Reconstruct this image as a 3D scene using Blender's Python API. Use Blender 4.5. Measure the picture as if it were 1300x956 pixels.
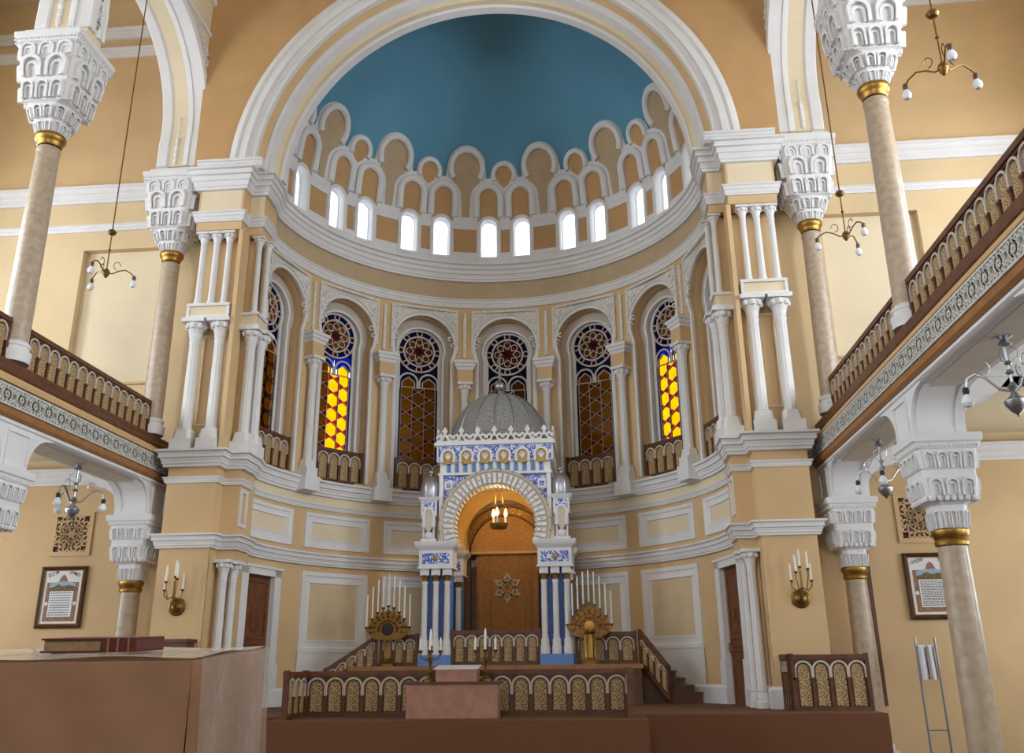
import bpy, bmesh, math, random
from math import sin, cos, pi, sqrt, radians as rad
from mathutils import Vector, Matrix
random.seed(7)
for o in list(bpy.data.objects): bpy.data.objects.remove(o)
scene = bpy.context.scene
COL = scene.collection
# ------------------------------------------------------------------ camera
FPX = 1173.9
yaw, pitch, roll = rad(4.925), rad(19.516), rad(0.603)
fwd = Vector((-sin(yaw)*cos(pitch), cos(yaw)*cos(pitch), sin(pitch)))
rgt = Vector((cos(yaw), sin(yaw), 0)); dwn = fwd.cross(rgt)
r2 = rgt*cos(roll) + dwn*sin(roll); d2 = dwn*cos(roll) - rgt*sin(roll)
cd = bpy.data.cameras.new('camera'); cam = bpy.data.objects.new('camera', cd); COL.objects.link(cam)
cd.sensor_width = 36; cd.lens = FPX*36/1300; cd.shift_y = -45/1300; cd.clip_end = 200
M = Matrix((r2, -d2, -fwd)).transposed().to_4x4(); M.translation = (2.487, 0, 1.7)
cam.matrix_world = M; scene.camera = cam
# ------------------------------------------------------------------ world, light, exposure
vs = scene.view_settings
vs.view_transform = 'Standard'; vs.look = 'None'; vs.gamma = 1; vs.use_curve_mapping = False
vs.exposure = 0.6
w = bpy.data.worlds.new('overcast_sky'); scene.world = w; w.use_nodes = True
bg = w.node_tree.nodes['Background']; bg.inputs[0].default_value = (0.86, 0.93, 1, 1); bg.inputs[1].default_value = 3.0
def area(name, loc, target, sx, sy, power, col=(1, 1, 1)):
    l = bpy.data.lights.new(name, 'AREA'); l.shape = 'RECTANGLE'; l.size = sx; l.size_y = sy; l.energy = power; l.color = col
    o = bpy.data.objects.new(name, l); COL.objects.link(o); o.location = loc
    o.rotation_euler = (Vector(target)-Vector(loc)).to_track_quat('-Z', 'Y').to_euler(); return o
DAY = (0.83, 0.92, 1.0)
for s in (-1, 1):
    for y, pw in ((17.75, 190), (12.25, 480), (6.75, 440), (1.25, 280)):
        area('daylight', (s*14.95, y, 11.2), (0, y+.5, 9.5), 2.0, 4.2, pw*(.85 if s < 0 else 1.05), DAY)      # gallery windows
        area('daylight', (s*14.95, y, 3.9), (0, y+1, 3.6), 1.8, 2.6, 110, DAY)          # aisle windows
area('daylight', (0, -9.7, 10.5), (0, 20, 9), 7.0, 8.0, 260, DAY)                      # great west window
# ------------------------------------------------------------------ materials
def lin(c): return tuple((v/12.92 if v <= .04045 else ((v+.055)/1.055)**2.4) for v in [x/255 for x in c])
MT = {}
def mat(name, c, rough=.6, metal=0, var=.06, scale=3.0, bump=0, bscale=30, c2=None, emit=None):
    m = bpy.data.materials.new(name); m.use_nodes = True; n = m.node_tree.nodes; L = m.node_tree.links; b = n['Principled BSDF']
    tc = n.new('ShaderNodeTexCoord'); nz = n.new('ShaderNodeTexNoise'); nz.inputs['Scale'].default_value = scale; nz.inputs['Detail'].default_value = 5
    L.new(tc.outputs['Object'], nz.inputs['Vector'])
    cr = n.new('ShaderNodeValToRGB'); a = lin(c); bb = lin(c2) if c2 else tuple(min(1, x*(1+var)) for x in a); a0 = a if c2 else tuple(x*(1-var) for x in a)
    cr.color_ramp.elements[0].position = .35; cr.color_ramp.elements[1].position = .65
    cr.color_ramp.elements[0].color = (*a0, 1); cr.color_ramp.elements[1].color = (*bb, 1)
    L.new(nz.outputs['Fac'], cr.inputs['Fac']); L.new(cr.outputs['Color'], b.inputs['Base Color'])
    b.inputs['Roughness'].default_value = rough; b.inputs['Metallic'].default_value = metal
    if bump:
        n2 = n.new('ShaderNodeTexNoise'); n2.inputs['Scale'].default_value = bscale; n2.inputs['Detail'].default_value = 3; L.new(tc.outputs['Object'], n2.inputs['Vector'])
        bp = n.new('ShaderNodeBump'); bp.inputs['Strength'].default_value = bump; bp.inputs['Distance'].default_value = .02
        L.new(n2.outputs['Fac'], bp.inputs['Height']); L.new(bp.outputs['Normal'], b.inputs['Normal'])
    if emit:
        b.inputs['Emission Color'].default_value = (*lin(emit[0]), 1); b.inputs['Emission Strength'].default_value = emit[1]
    MT[name] = m; return m
mat('ochre', (210, 178, 134), .75, var=.05, scale=.8)
mat('cream', (224, 208, 178), .75, var=.04, scale=.8)
mat('deep_ochre', (192, 152, 104), .75, var=.05, scale=1.5)
mat('grey_tan', (186, 164, 132), .75, var=.04)
mat('aisle_cream', (214, 190, 150), .75, var=.04, scale=.8)
mat('panel_tan', (208, 188, 154), .75, var=.04)
mat('plaster_white', (222, 221, 222), .65, var=.03, scale=2, bump=.05)
mat('carved_white', (224, 223, 224), .65, var=.08, scale=9, bump=.5, bscale=22)
mat('arabesque', (206, 200, 190), .7, scale=12, c2=(228, 224, 216), bump=1.0, bscale=16)
mat('dome_blue', (92, 150, 178), .8, var=.04, scale=.5)
mat('marble', (168, 148, 126), .35, scale=9, c2=(184, 166, 146), bump=.02)
mat('marble_dark', (166, 146, 124), .35, scale=8, c2=(180, 162, 140))
mat('gold', (164, 128, 66), .4, 1.0)
mat('brass', (128, 98, 52), .42, .9)
mat('silver', (168, 170, 176), .35, .9)
mat('grille_metal', (206, 206, 200), .5, .2, var=.15, scale=20)
mat('dark_back', (46, 42, 40), .8)
mat('wood', (104, 62, 34), .45, scale=6, c2=(82, 46, 24))
mat('wood_light', (160, 112, 66), .45, scale=6, c2=(146, 98, 56))
mat('ledge_tan', (204, 170, 122), .5, var=.05)
mat('door_wood', (120, 72, 40), .5, scale=5, c2=(102, 58, 30))
mat('lead', (196, 188, 184), .6)
mat('candle', (236, 234, 228), .5)
mat('bulb', (226, 232, 240), .25)
mat('bulb_lit', (255, 220, 150), .3, emit=((255, 205, 120), 14))
mat('arch_grey', (196, 186, 172), .6)
mat('sky_blue', (96, 140, 205), .5)
mat('column_blue', (62, 92, 156), .5)
mat('niche_gold', (176, 142, 76), .45, .4, var=.2, scale=30)
mat('velvet', (158, 112, 64), .8, scale=8, c2=(142, 98, 54), bump=.3, bscale=50)
mat('velvet_light', (186, 138, 80), .8, scale=24, c2=(164, 116, 64), bump=.3, bscale=50)
mat('fringe', (188, 160, 100), .7, var=.2, scale=60)
mat('star_silver', (168, 152, 130), .6, .1)
mat('cloth', (156, 116, 84), .38, scale=5, c2=(142, 102, 72), bump=.25, bscale=6)
mat('lectern_cloth', (176, 130, 112), .6, scale=6, c2=(160, 116, 100))
mat('book_red', (104, 34, 38), .4, scale=20, c2=(78, 24, 28))
mat('pages', (150, 122, 90), .8, var=.15, scale=40)
mat('paper', (224, 224, 226), .7)
mat('ink', (40, 40, 52), .7)
mat('picture_frame', (86, 54, 30), .4, scale=10, c2=(66, 40, 22))
mat('picture_gilt', (150, 108, 56), .4, .4)
mat('picture_border', (172, 128, 84), .7, scale=26, c2=(110, 84, 84))
mat('picture_sky', (150, 176, 196), .7)
mat('picture_hill', (132, 110, 62), .7, scale=30, c2=(80, 74, 48))
mat('steel', (150, 156, 164), .35, .8)
mat('shawl', (214, 214, 224), .8)
mat('shawl_stripe', (96, 60, 60), .8)
mat('parquet', (92, 62, 40), .4, scale=2, c2=(76, 50, 32))
mat('carpet', (110, 70, 46), .9, var=.1, scale=30)
mat('blocker_brown', (92, 40, 28), .9, var=.15, scale=2)
mat('canopy_inside', (206, 172, 110), .7)
mat('gold_arch', (166, 120, 52), .45, .3, scale=22, c2=(120, 80, 34), bump=.6, bscale=20)
def glass(name, c, mixf=.12, rough=.15):
    m = bpy.data.materials.new(name); m.use_nodes = True; n = m.node_tree.nodes; L = m.node_tree.links
    for x in list(n): n.remove(x)
    out = n.new('ShaderNodeOutputMaterial'); mx = n.new('ShaderNodeMixShader'); t = n.new('ShaderNodeBsdfTransparent'); g = n.new('ShaderNodeBsdfPrincipled')
    tc = n.new('ShaderNodeTexCoord'); nz = n.new('ShaderNodeTexNoise'); nz.inputs['Scale'].default_value = 4; L.new(tc.outputs['Object'], nz.inputs['Vector'])
    cr = n.new('ShaderNodeValToRGB'); a = lin(c); cr.color_ramp.elements[0].color = (*[x*.75 for x in a], 1); cr.color_ramp.elements[1].color = (*[min(1, x*1.15) for x in a], 1)
    L.new(nz.outputs['Fac'], cr.inputs['Fac']); L.new(cr.outputs['Color'], t.inputs['Color'])
    g.inputs['Base Color'].default_value = (*[x*.2 for x in a], 1); g.inputs['Roughness'].default_value = rough
    tl = n.new('ShaderNodeBsdfTranslucent'); m2 = n.new('ShaderNodeMixShader'); m2.inputs[0].default_value = .12; L.new(cr.outputs['Color'], tl.inputs['Color']); L.new(t.outputs[0], m2.inputs[1]); L.new(tl.outputs[0], m2.inputs[2]); t = m2
    mx.inputs[0].default_value = mixf; L.new(t.outputs[0], mx.inputs[1]); L.new(g.outputs[0], mx.inputs[2]); L.new(mx.outputs[0], out.inputs['Surface'])
    MT[name] = m
glass('glass_amber', (248, 196, 36)); glass('glass_red', (196, 24, 44), .2); glass('glass_blue', (30, 74, 168), .2); glass('glass_clear', (250, 252, 255), .06)
def pattern(name, c1, c2, scale=14, thr=.5, kind='vor', rough=.6, mapscale=(1, 1, 1)):
    m = bpy.data.materials.new(name); m.use_nodes = True; n = m.node_tree.nodes; L = m.node_tree.links; b = n['Principled BSDF']
    tc = n.new('ShaderNodeTexCoord'); mp = n.new('ShaderNodeMapping'); mp.inputs['Scale'].default_value = mapscale; L.new(tc.outputs['Object'], mp.inputs['Vector'])
    if kind == 'vor':
        t = n.new('ShaderNodeTexVoronoi'); t.feature = 'DISTANCE_TO_EDGE'; t.inputs['Scale'].default_value = scale; o = t.outputs['Distance']
    else:
        t = n.new('ShaderNodeTexNoise'); t.inputs['Scale'].default_value = scale; t.inputs['Detail'].default_value = 1.5; t.inputs['Distortion'].default_value = 2.5; o = t.outputs['Fac']
    L.new(mp.outputs[0], t.inputs['Vector'])
    cr = n.new('ShaderNodeValToRGB'); cr.color_ramp.interpolation = 'CONSTANT'; cr.color_ramp.elements[0].color = (*lin(c1), 1); cr.color_ramp.elements[1].color = (*lin(c2), 1); cr.color_ramp.elements[1].position = thr
    L.new(o, cr.inputs['Fac']); L.new(cr.outputs['Color'], b.inputs['Base Color']); b.inputs['Roughness'].default_value = rough
    bp = n.new('ShaderNodeBump'); bp.inputs['Strength'].default_value = .5; bp.inputs['Distance'].default_value = .01; L.new(o, bp.inputs['Height']); L.new(bp.outputs[0], b.inputs['Normal'])
    MT[name] = m
pattern('fretwork', (186, 158, 114), (84, 56, 34), 30, .16)
pattern('blue_tile', (222, 225, 236), (70, 96, 188), 9, .47, 'noise')
pattern('dome_lattice', (146, 148, 150), (112, 98, 70), 17, .24, 'vor', .4)
# ------------------------------------------------------------------ mesh builder
class MB:
    def __init__(s): s.v = []; s.f = []
    def add(s, v, f):
        k = len(s.v); s.v += [tuple(p) for p in v]; s.f += [tuple(i+k for i in q) for q in f]; return s
    def box(s, x0, x1, y0, y1, z0, z1):
        return s.add([(x, y, z) for z in (z0, z1) for y in (y0, y1) for x in (x0, x1)],
                     [(0, 1, 3, 2), (4, 6, 7, 5), (0, 4, 5, 1), (2, 3, 7, 6), (0, 2, 6, 4), (1, 5, 7, 3)])
    def rings(s, R, closed=True, cap0=True, cap1=True, loop=False):
        n = len(R[0]); k = len(s.v); F = []; m = len(R)
        for i in range(m if loop else m-1):
            for j in range(n if closed else n-1):
                a = i*n+j; b = i*n+(j+1) % n; c = ((i+1) % m)*n+(j+1) % n; d = ((i+1) % m)*n+j; F.append((a, b, c, d))
        if not loop:
            if cap0: F.append(tuple(range(n)))
            if cap1: F.append(tuple((m-1)*n+j for j in range(n)))
        return s.add([p for r in R for p in r], F)
    def lathe(s, prof, n=20, c=(0, 0, 0), a0=0, a1=2*pi):
        full = abs(a1-a0-2*pi) < 1e-6; m = n if full else n+1
        return s.rings([[(c[0]+r*cos(a0+(a1-a0)*j/n), c[1]+r*sin(a0+(a1-a0)*j/n), c[2]+z) for j in range(m)] for r, z in prof], closed=full)
    def tube(s, pts, r, n=8, loop=False):
        P = [Vector(p) for p in pts]; R = []; up = None
        for i, p in enumerate(P):
            t = ((P[(i+1) % len(P)] if loop or i < len(P)-1 else p)-(P[i-1] if loop or i > 0 else p)).normalized()
            if up is None: up = t.orthogonal().normalized()
            up = (up-t*up.dot(t)).normalized(); b = t.cross(up); rr = r[i] if isinstance(r, (list, tuple)) else r
            R.append([p+(up*cos(2*pi*j/n)+b*sin(2*pi*j/n))*rr for j in range(n)])
        return s.rings(R, loop=loop)
    def grid(s, fn, us, vs_):
        nu, nv = len(us), len(vs_)
        return s.add([fn(u, v) for v in vs_ for u in us], [(j*nu+i, j*nu+i+1, (j+1)*nu+i+1, (j+1)*nu+i) for j in range(nv-1) for i in range(nu-1)])
    def sweep(s, Mp, path, prof, closed=False, pclosed=True):
        n = len(path); R = []
        for i in range(n):
            p = Vector(path[i]); a = Vector(path[i-1]) if (closed or i > 0) else None; b = Vector(path[(i+1) % n]) if (closed or i < n-1) else None
            d1 = (p-a) if a is not None else (b-p); d0 = (b-p) if b is not None else d1
            d1 = d1.normalized(); d0 = d0.normalized()
            n1 = Vector((d1.y, -d1.x)); n0 = Vector((d0.y, -d0.x)); m = n1+n0
            m = m/max(m.dot(n1), .25) if m.length > 1e-6 else n1
            R.append([Mp(p.x+m.x*o, p.y+m.y*o, d) for o, d in prof])
        return s.rings(R, closed=pclosed, cap0=pclosed, cap1=pclosed, loop=closed)
    def plate(s, Mp, poly, d0, d1):
        n = len(poly); k = [Mp(u, v, d0) for u, v in poly]+[Mp(u, v, d1) for u, v in poly]
        return s.add(k, [tuple(range(n)), tuple(range(2*n-1, n-1, -1))]+[(j, (j+1) % n, n+(j+1) % n, n+j) for j in range(n)])
    def sphere(s, c, r, n=12, m=8, sz=1):
        return s.lathe([(max(r*sin(pi*i/m), 1e-4), -r*sz*cos(pi*i/m)) for i in range(m+1)], n, c)
    def mesh(s, name, m, smooth=True):
        me = bpy.data.meshes.new(name); me.from_pydata(s.v, [], s.f)
        b = bmesh.new(); b.from_mesh(me); bmesh.ops.recalc_face_normals(b, faces=b.faces); b.to_mesh(me); b.free()
        if smooth: me.shade_smooth(); me.set_sharp_from_angle(angle=rad(34))
        me.materials.append(MT[m]); return me
    def build(s, name, m, parent=None, loc=(0, 0, 0), smooth=True): return obj(name, s.mesh(name, m, smooth), parent, loc)
RELIEF = {'gilt_beads', 'text_lines', 'bead_carving', 'niche_carving', 'leaf_carving', 'scroll_carving', 'spandrel_scrolls', 'voussoir_ribs', 'intrados_ribs', 'arch_ornament', 'fan_relief', 'pierced_tracery', 'shell_fluting'}     # carving too fine to pick apart
def obj(name, me, parent=None, loc=(0, 0, 0), rz=0):
    o = bpy.data.objects.new(name, me); COL.objects.link(o); o.location = loc; o.rotation_euler = (0, 0, rz)
    if parent: o.parent = parent
    if name in RELIEF: o['kind'] = 'stuff'
    return o
def tag(o, label, cat=None, group=None, kind=None):
    o['label'] = label
    if cat: o['category'] = cat
    if group: o['group'] = group
    if kind: o['kind'] = kind
    return o
def thing(name, label, cat, loc=(0, 0, 0), rz=0, group=None): return tag(obj(name, None, None, loc, rz), label, cat, group)
def struct(o, label, cat): return tag(o, label, cat, None, 'structure')
def dup(root, loc, label, rz=None):
    r = root.copy(); COL.objects.link(r); r.location = loc; r['label'] = label
    if rz is not None: r.rotation_euler = (0, 0, rz)
    for ch in list(root.children):
        c = ch.copy(); COL.objects.link(c); c.parent = r
        for g in list(ch.children):
            d = g.copy(); COL.objects.link(d); d.parent = c
    return r
def arc(cx, cy, r, a0, a1, n): return [(cx+r*cos(rad(a0+(a1-a0)*i/n)), cy+r*sin(rad(a0+(a1-a0)*i/n))) for i in range(n+1)]
def horseshoe(uc, sill, wn, zc, r, n=24):
    a = math.degrees(math.asin(min(1, sqrt(max(0, r*r-wn*wn))/r)))      # narrower below the circle
    top = arc(uc, zc, r, -a, 180+a, n)
    return [(uc+wn, sill)]+top+[(uc-wn, sill)]
def pts_in(path, uc, u):       # opening interval at column u (path = horseshoe outline, closed)
    ys = []
    for i in range(len(path)):
        (a, b), (c, d) = path[i], path[(i+1) % len(path)]
        if (a-u)*(c-u) <= 0 and abs(a-c) > 1e-9: ys.append(b+(d-b)*(u-a)/(c-a))
    return (min(ys), max(ys)) if ys else None
def open_wall(mb, S, u0, u1, v0, v1, ops, depth, step=.25, vstep=None, back=None):
    us = {round(u0, 5), round(u1, 5)}; k = max(1, int((u1-u0)/step)); us |= {round(u0+(u1-u0)*i/k, 5) for i in range(k+1)}
    for op in ops: us |= {round(min(max(p[0], u0), u1), 5) for p in op}
    us = sorted(us); e = 1e-4
    def strip(ua, ub, a0, b0, a1, b1):
        nv = max(1, int(max(a1-a0, b1-b0)/vstep)) if vstep else 1
        for j in range(nv):
            t0, t1 = j/nv, (j+1)/nv
            mb.add([S(ua, a0+(a1-a0)*t0, 0), S(ub, b0+(b1-b0)*t0, 0), S(ub, b0+(b1-b0)*t1, 0), S(ua, a0+(a1-a0)*t1, 0)], [(0, 1, 2, 3)])
    for ua, ub in zip(us, us[1:]):
        if ub-ua < 2*e: continue
        h = None
        for op in ops:
            A = pts_in(op, 0, ua+e); B = pts_in(op, 0, ub-e)
            if A and B: h = (A, B); break
        if h is None: strip(ua, ub, v0, v0, v1, v1)
        else:
            A, B = h
            if max(A[0], B[0])-v0 > 1e-3: strip(ua, ub, v0, v0, A[0], B[0])
            if v1-min(A[1], B[1]) > 1e-3: strip(ua, ub, A[1], B[1], v1, v1)
    for op in ops:
        n = len(op)
        for i in range(n):
            p, q = op[i], op[(i+1) % n]
            if abs(p[1]-v0) < 1e-3 and abs(q[1]-v0) < 1e-3: continue
            mb.add([S(p[0], p[1], 0), S(q[0], q[1], 0), S(q[0], q[1], -depth), S(p[0], p[1], -depth)], [(0, 1, 2, 3)])
    return mb
def wallY(y0): return lambda u, v, d: (u, y0-d, v)            # faces the nave (-Y)
def wallX(x0, s): return lambda u, v, d: (x0+s*d, u, v)       # faces s*X ; u = Y
def plan(u, v, d): return (u, v, d)
RA, YC, BAY = 5.7, 20.95, rad(25.5)
def AP(u, v, d): a = u/RA; r = RA-d; return (r*sin(a), YC+r*cos(a), v)
RD, ZD = 5.82, 15.0
def DS(u, v, d):
    a = u/RD
    if v <= ZD: r = RD-d; return (r*sin(a), YC+r*cos(a), v)
    el = math.asin(min(1, (v-ZD)/RD)); r = RD-d; return (r*cos(el)*sin(a), YC+r*cos(el)*cos(a), ZD+r*sin(el))
def corn(z, steps): return [(0, z)]+[(p, z+h) for p, h in steps]
def moulding(z0, z1, proj, k=3):      # classical stepped moulding growing upwards, as (offset, z) profile
    P = [(-.02, z0)]
    for i in range(k):
        a = i/k; p = proj*(.25+.75*(i+1)/k); za = z0+(z1-z0)*i/k; zb = z0+(z1-z0)*(i+1)/k
        P += [(p*.72, za+.004), (p*.8, za+(zb-za)*.45), (p, za+(zb-za)*.6), (p, zb)]
    return P+[(-.02, z1)]
LS, RS = ((-1, 'left'), (1, 'right'))
# ================================================================== SETTING
struct(MB().box(-15, 15, -10, 30, -.3, 0).build('floor', 'parquet'), 'dark brown parquet floor of the prayer hall', 'floor')
struct(MB().box(-15, 15, -10, 21.4, 20.4, 20.8).build('ceiling', 'cream'), 'pale ceiling high above the nave', 'ceiling')
# platform of the chancel
pf = MB().box(-7.5, 7.5, 18.0, 27, 0, .9).box(-3.25, 3.25, 16.4, 18.0, 0, .9)
struct(pf.build('floor_chancel', 'carpet'), 'raised brown chancel floor in front of the apse', 'floor')
# aisle walls with window openings (out of view) and west wall
for s, side in (LS, RS):
    mb = MB(); ops = []
    for y in (1.25, 6.75, 12.25, 17.75):
        ops += [[(y-1.05, 9.1), (y+1.05, 9.1)]+arc(y, 12.3, 1.05, 0, 180, 12), [(y-.95, 2.5), (y+.95, 2.5), (y+.95, 5.3), (y-.95, 5.3)]]
    S = wallX(s*14.8, -s)
    o1 = ops[::2]; o2 = ops[1::2]
    open_wall(mb, S, -10, 21.2, 6.7, 20.4, o1, .3, 2); open_wall(mb, S, -10, 21.2, 0, 6.7, o2, .3, 2)
    struct(mb.build('wall_'+side, 'cream'), f'cream {side} outer aisle wall with arched windows', 'wall')
mb = MB(); open_wall(mb, lambda u, v, d: (u, -9.5+d, v), -15, 15, 0, 20.4, [[(-3.5, 6.5), (3.5, 6.5)]+arc(0, 11, 3.5, 0, 180, 16)], .3, 2)
struct(mb.build('wall_west', 'cream'), 'cream west wall with a great arched window', 'wall')
# end walls of the aisles
YE = 21.2
for s, side in (LS, RS):
    mb = MB(); x0, x1 = sorted((s*7.0, s*14.9)); S = wallY(YE)
    lo, hi = sorted((s*8.35, s*10.7))
    op = [(lo, 8.55), (hi, 8.55), (hi, 12.25), (lo, 12.25)]
    open_wall(mb, S, x0, x1, 0, 20.4, [op], .22, 1.5)
    b = struct(mb.build('wall_end_'+side, 'aisle_cream'), f'cream end wall closing the {side} aisle', 'wall')
    mb = MB().plate(S, op, -.21, -.24); mb.build('niche_back', 'cream', b)
    mb = MB().box(lo, hi, YE-.04, YE+.2, 8.49, 8.55); mb.build('niche_sill', 'ochre', b)
    # upper ochre field above the cornice
    u = MB().box(x0, x1, YE-.012, YE, 14.05, 18.4); u.build('upper_field', 'ochre', b)
    u = MB().box(x0, x1, YE-.012, YE, 0, 6.0); u.build('lower_field', 'ochre', b)
    for z0, z1, p, nm in ((13.62, 14.08, .22, 'cornice'), (12.78, 12.97, .1, 'string_course'), (18.3, 18.6, .14, 'upper_course'), (18.95, 19.25, .2, 'upper_cornice'), (5.97, 6.36, .18, 'lower_cornice')):
        path = [(x0, YE), (x1, YE)]
        MB().sweep(plan, path, moulding(z0, z1, p)).build(nm, 'plaster_white', b)
    # pilaster behind the lower column; dark strip paints in its shaded side
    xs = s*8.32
    MB().box(xs-.05, xs+.05, YE-.16, YE, .9, 5.9).build('shade_strip', 'wood', b)
    px0, px1 = sorted((s*7.35, s*8.2)); MB().box(px0, px1, YE-.14, YE, .9, 5.9).build('pilaster', 'ochre', b)
# ------------------------------------------------------------------ chancel piers
def pier_path(o=0):
    L = [(-7.1, 21.3), (-7.1, 20.), (-5.95, 20.), (-5.95, 20.4), (-5.55, 20.4), (-5.55, 20.95)]
    return L
ARC = [(RA*sin(rad(a)), YC+RA*cos(rad(a))) for a in range(-84, 85, 3)]
CP = pier_path()+[(-5.62, 21.3)]+ARC+[(5.62, 21.3)]+[(-x, y) for x, y in reversed(pier_path())]
for s, side in (LS, RS):
    def bx(mb, a, b, *r): x0, x1 = sorted((s*a, s*b)); return mb.box(x0, x1, *r)
    mb = MB(); bx(mb, 5.95, 7.1, 20.0, 21.3, .9, 6.12); bx(mb, 5.55, 5.95, 20.4, 21.3, 4.05, 6.12); bx(mb, 5.66, 5.95, 20.98, 21.3, .9, 4.05)
    p = struct(mb.build('wall_pier_'+side, 'ochre', smooth=False), f'ochre {side} pier of the chancel arch', 'wall')
    mb = MB(); bx(mb, 5.95, 7.1, 20.5, 21.3, 6.12, 12.0); bx(mb, 5.75, 5.95, 20.62, 21.3, 6.12, 12.0); struct(mb.build('wall_pier_shaft_'+side, 'ochre', smooth=False), f'recessed ochre upper shaft of the {side} chancel pier behind its columns', 'wall')
    mb = MB(); bx(mb, 5.95, 7.1, 20.0, 21.3, 12.05, 13.2); bx(mb, 5.55, 5.95, 20.4, 21.3, 12.05, 13.2); struct(mb.build('wall_pier_top_'+side, 'ochre', smooth=False), f'ochre entablature wall on top of the {side} chancel pier', 'wall')
    mb = MB(); bx(mb, 5.9, 6.0, 20.02, 20.5, 6.45, 12.05); bx(mb, 5.95, 6.02, 19.985, 20.02, .95, 4.3)
    mb.build('corner_strip', 'ochre', p)
    mb = MB(); x0, x1 = sorted((s*6.05, s*6.1)); mb.sweep(wallY(20.5), [(s*6.2, 7.2), (s*6.2, 9.4), (s*6.8, 9.4), (s*6.8, 7.2)], [(-.02, 0), (-.02, .02), (.02, .02), (.02, 0)], closed=True); mb.build('panel_moulding', 'cream', p)
    mb = MB(); bx(mb, 6.0, 7.05, 19.995, 20.0, 12.53, 13.14); bx(mb, 5.55, 5.92, 20.395, 20.4, 12.53, 13.14); mb.build('frieze_field', 'cream', p)
    # small white panel on the reveal
    mb = MB().sweep(wallX(s*5.55, -s), [(20.52, 4.85), (20.52, 5.6), (20.86, 5.6), (20.86, 4.85)], [(-.05, 0), (-.05, .03), (.03, .03), (.03, 0)], closed=True); mb.build('reveal_panel', 'plaster_white', p)
# chancel arch wall
mb = MB(); open_wall(mb, wallY(20.0), -7.35, 7.35, 13.2, 20.4, [[(6.2, 13.2)]+arc(0, 13.6, 6.2, 0, 180, 64)+[(-6.2, 13.2)]], .5, 1)
wc = struct(mb.build('wall_chancel', 'deep_ochre'), 'ochre wall pierced by the great chancel arch', 'wall')
def ring(prof, m, name, a0=2.5, n=72):
    R = []
    for i in range(n+1):
        a = rad(a0+(180-2*a0)*i/n); R.append([(r*cos(a), y, 13.6+r*sin(a)) for r, y in prof])
    return MB().rings(R).build(name, m, wc)
ring([(6.42, 20.02), (6.42, 19.93), (6.36, 19.88), (6.25, 19.86), (6.2, 19.92), (6.16, 19.92), (6.12, 19.85), (5.98, 19.85), (5.95, 19.93), (5.9, 19.93), (5.86, 19.98), (5.78, 20.0), (5.76, 20.12), (6.2, 20.4)], 'plaster_white', 'outer_archivolt')
ring([(5.78, 20.1), (5.62, 20.3), (5.64, 20.45), (5.9, 20.45)], 'ochre', 'ochre_roll')
ring([(5.66, 20.28), (5.6, 20.24), (5.55, 20.34), (5.5, 20.32), (5.47, 20.42), (5.44, 20.52), (5.5, 20.6), (5.7, 20.6)], 'plaster_white', 'inner_archivolt')
ring([(5.47, 20.5), (5.36, 20.62), (5.36, 20.85), (5.6, 20.85)], 'cream', 'soffit_band')
ring([(5.38, 20.78), (5.3, 20.84), (5.28, 21.08), (5.36, 21.12), (6.1, 21.14), (6.1, 20.9)], 'plaster_white', 'soffit_moulding')
# ------------------------------------------------------------------ apse
A90 = RA*pi/2
def band(mb, S, z0, z1, a=A90, n=70):
    return mb.grid(lambda u, v: S(u, v, 0), [-a+2*a*i/n for i in range(n+1)], [z0, z1])
# lower zone with two doors
dops = []
for s in (-1, 1):
    c = s*RA*rad(77.5); dops.append([(c-.58, .9), (c+.58, .9), (c+.58, 3.95), (c-.58, 3.95)])
mb = MB(); open_wall(mb, AP, -A90, A90, .9, 6.2, dops, .3, .2)
wa = struct(mb.build('wall_apse', 'ochre'), 'curved ochre lower wall of the apse with white framed panels', 'wall')
def frame(mb, S, u0, u1, v0, v1, w, d=.05):
    nu = 10; path = [(u0+(u1-u0)*i/nu, v0) for i in range(nu+1)]+[(u1-(u1-u0)*i/nu, v1) for i in range(nu+1)]
    return mb.sweep(S, path, [(0, 0), (0, d), (-w*.35, d), (-w*.45, d*.55), (-w*.85, d*.55), (-w, d*.9), (-w*1.1, 0)], closed=True)
for k in (-3, -2, -1, 0, 1, 2, 3):
    c = k*RA*BAY; hw = RA*rad(10.6)
    if abs(k) == 3: hw = RA*rad(10.2)
    mb = MB(); frame(mb, AP, c-hw, c+hw, 4.72, 5.62, .24); mb.build('upper_panel_frame', 'plaster_white', wa)
    MB().grid(lambda u, v: AP(u, v, .012), [c-hw+.22+(2*hw-.44)*i/8 for i in range(9)], [4.93, 5.41]).build('upper_panel_field', 'cream', wa)
    if abs(k) < 3:
        mb = MB(); frame(mb, AP, c-hw, c+hw, 2.42-.28, 4.12, .28); mb.build('lower_panel_frame', 'plaster_white', wa)
        MB().grid(lambda u, v: AP(u, v, .012), [c-hw+.26+(2*hw-.52)*i/8 for i in range(9)], [2.4, 3.86]).build('lower_panel_field', 'panel_tan', wa)
        MB().grid(lambda u, v: AP(u, v, .03), [c-hw+2*hw*i/8 for i in range(9)], [.9, 2.2]).build('lower_dado', 'plaster_white', wa)
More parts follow.
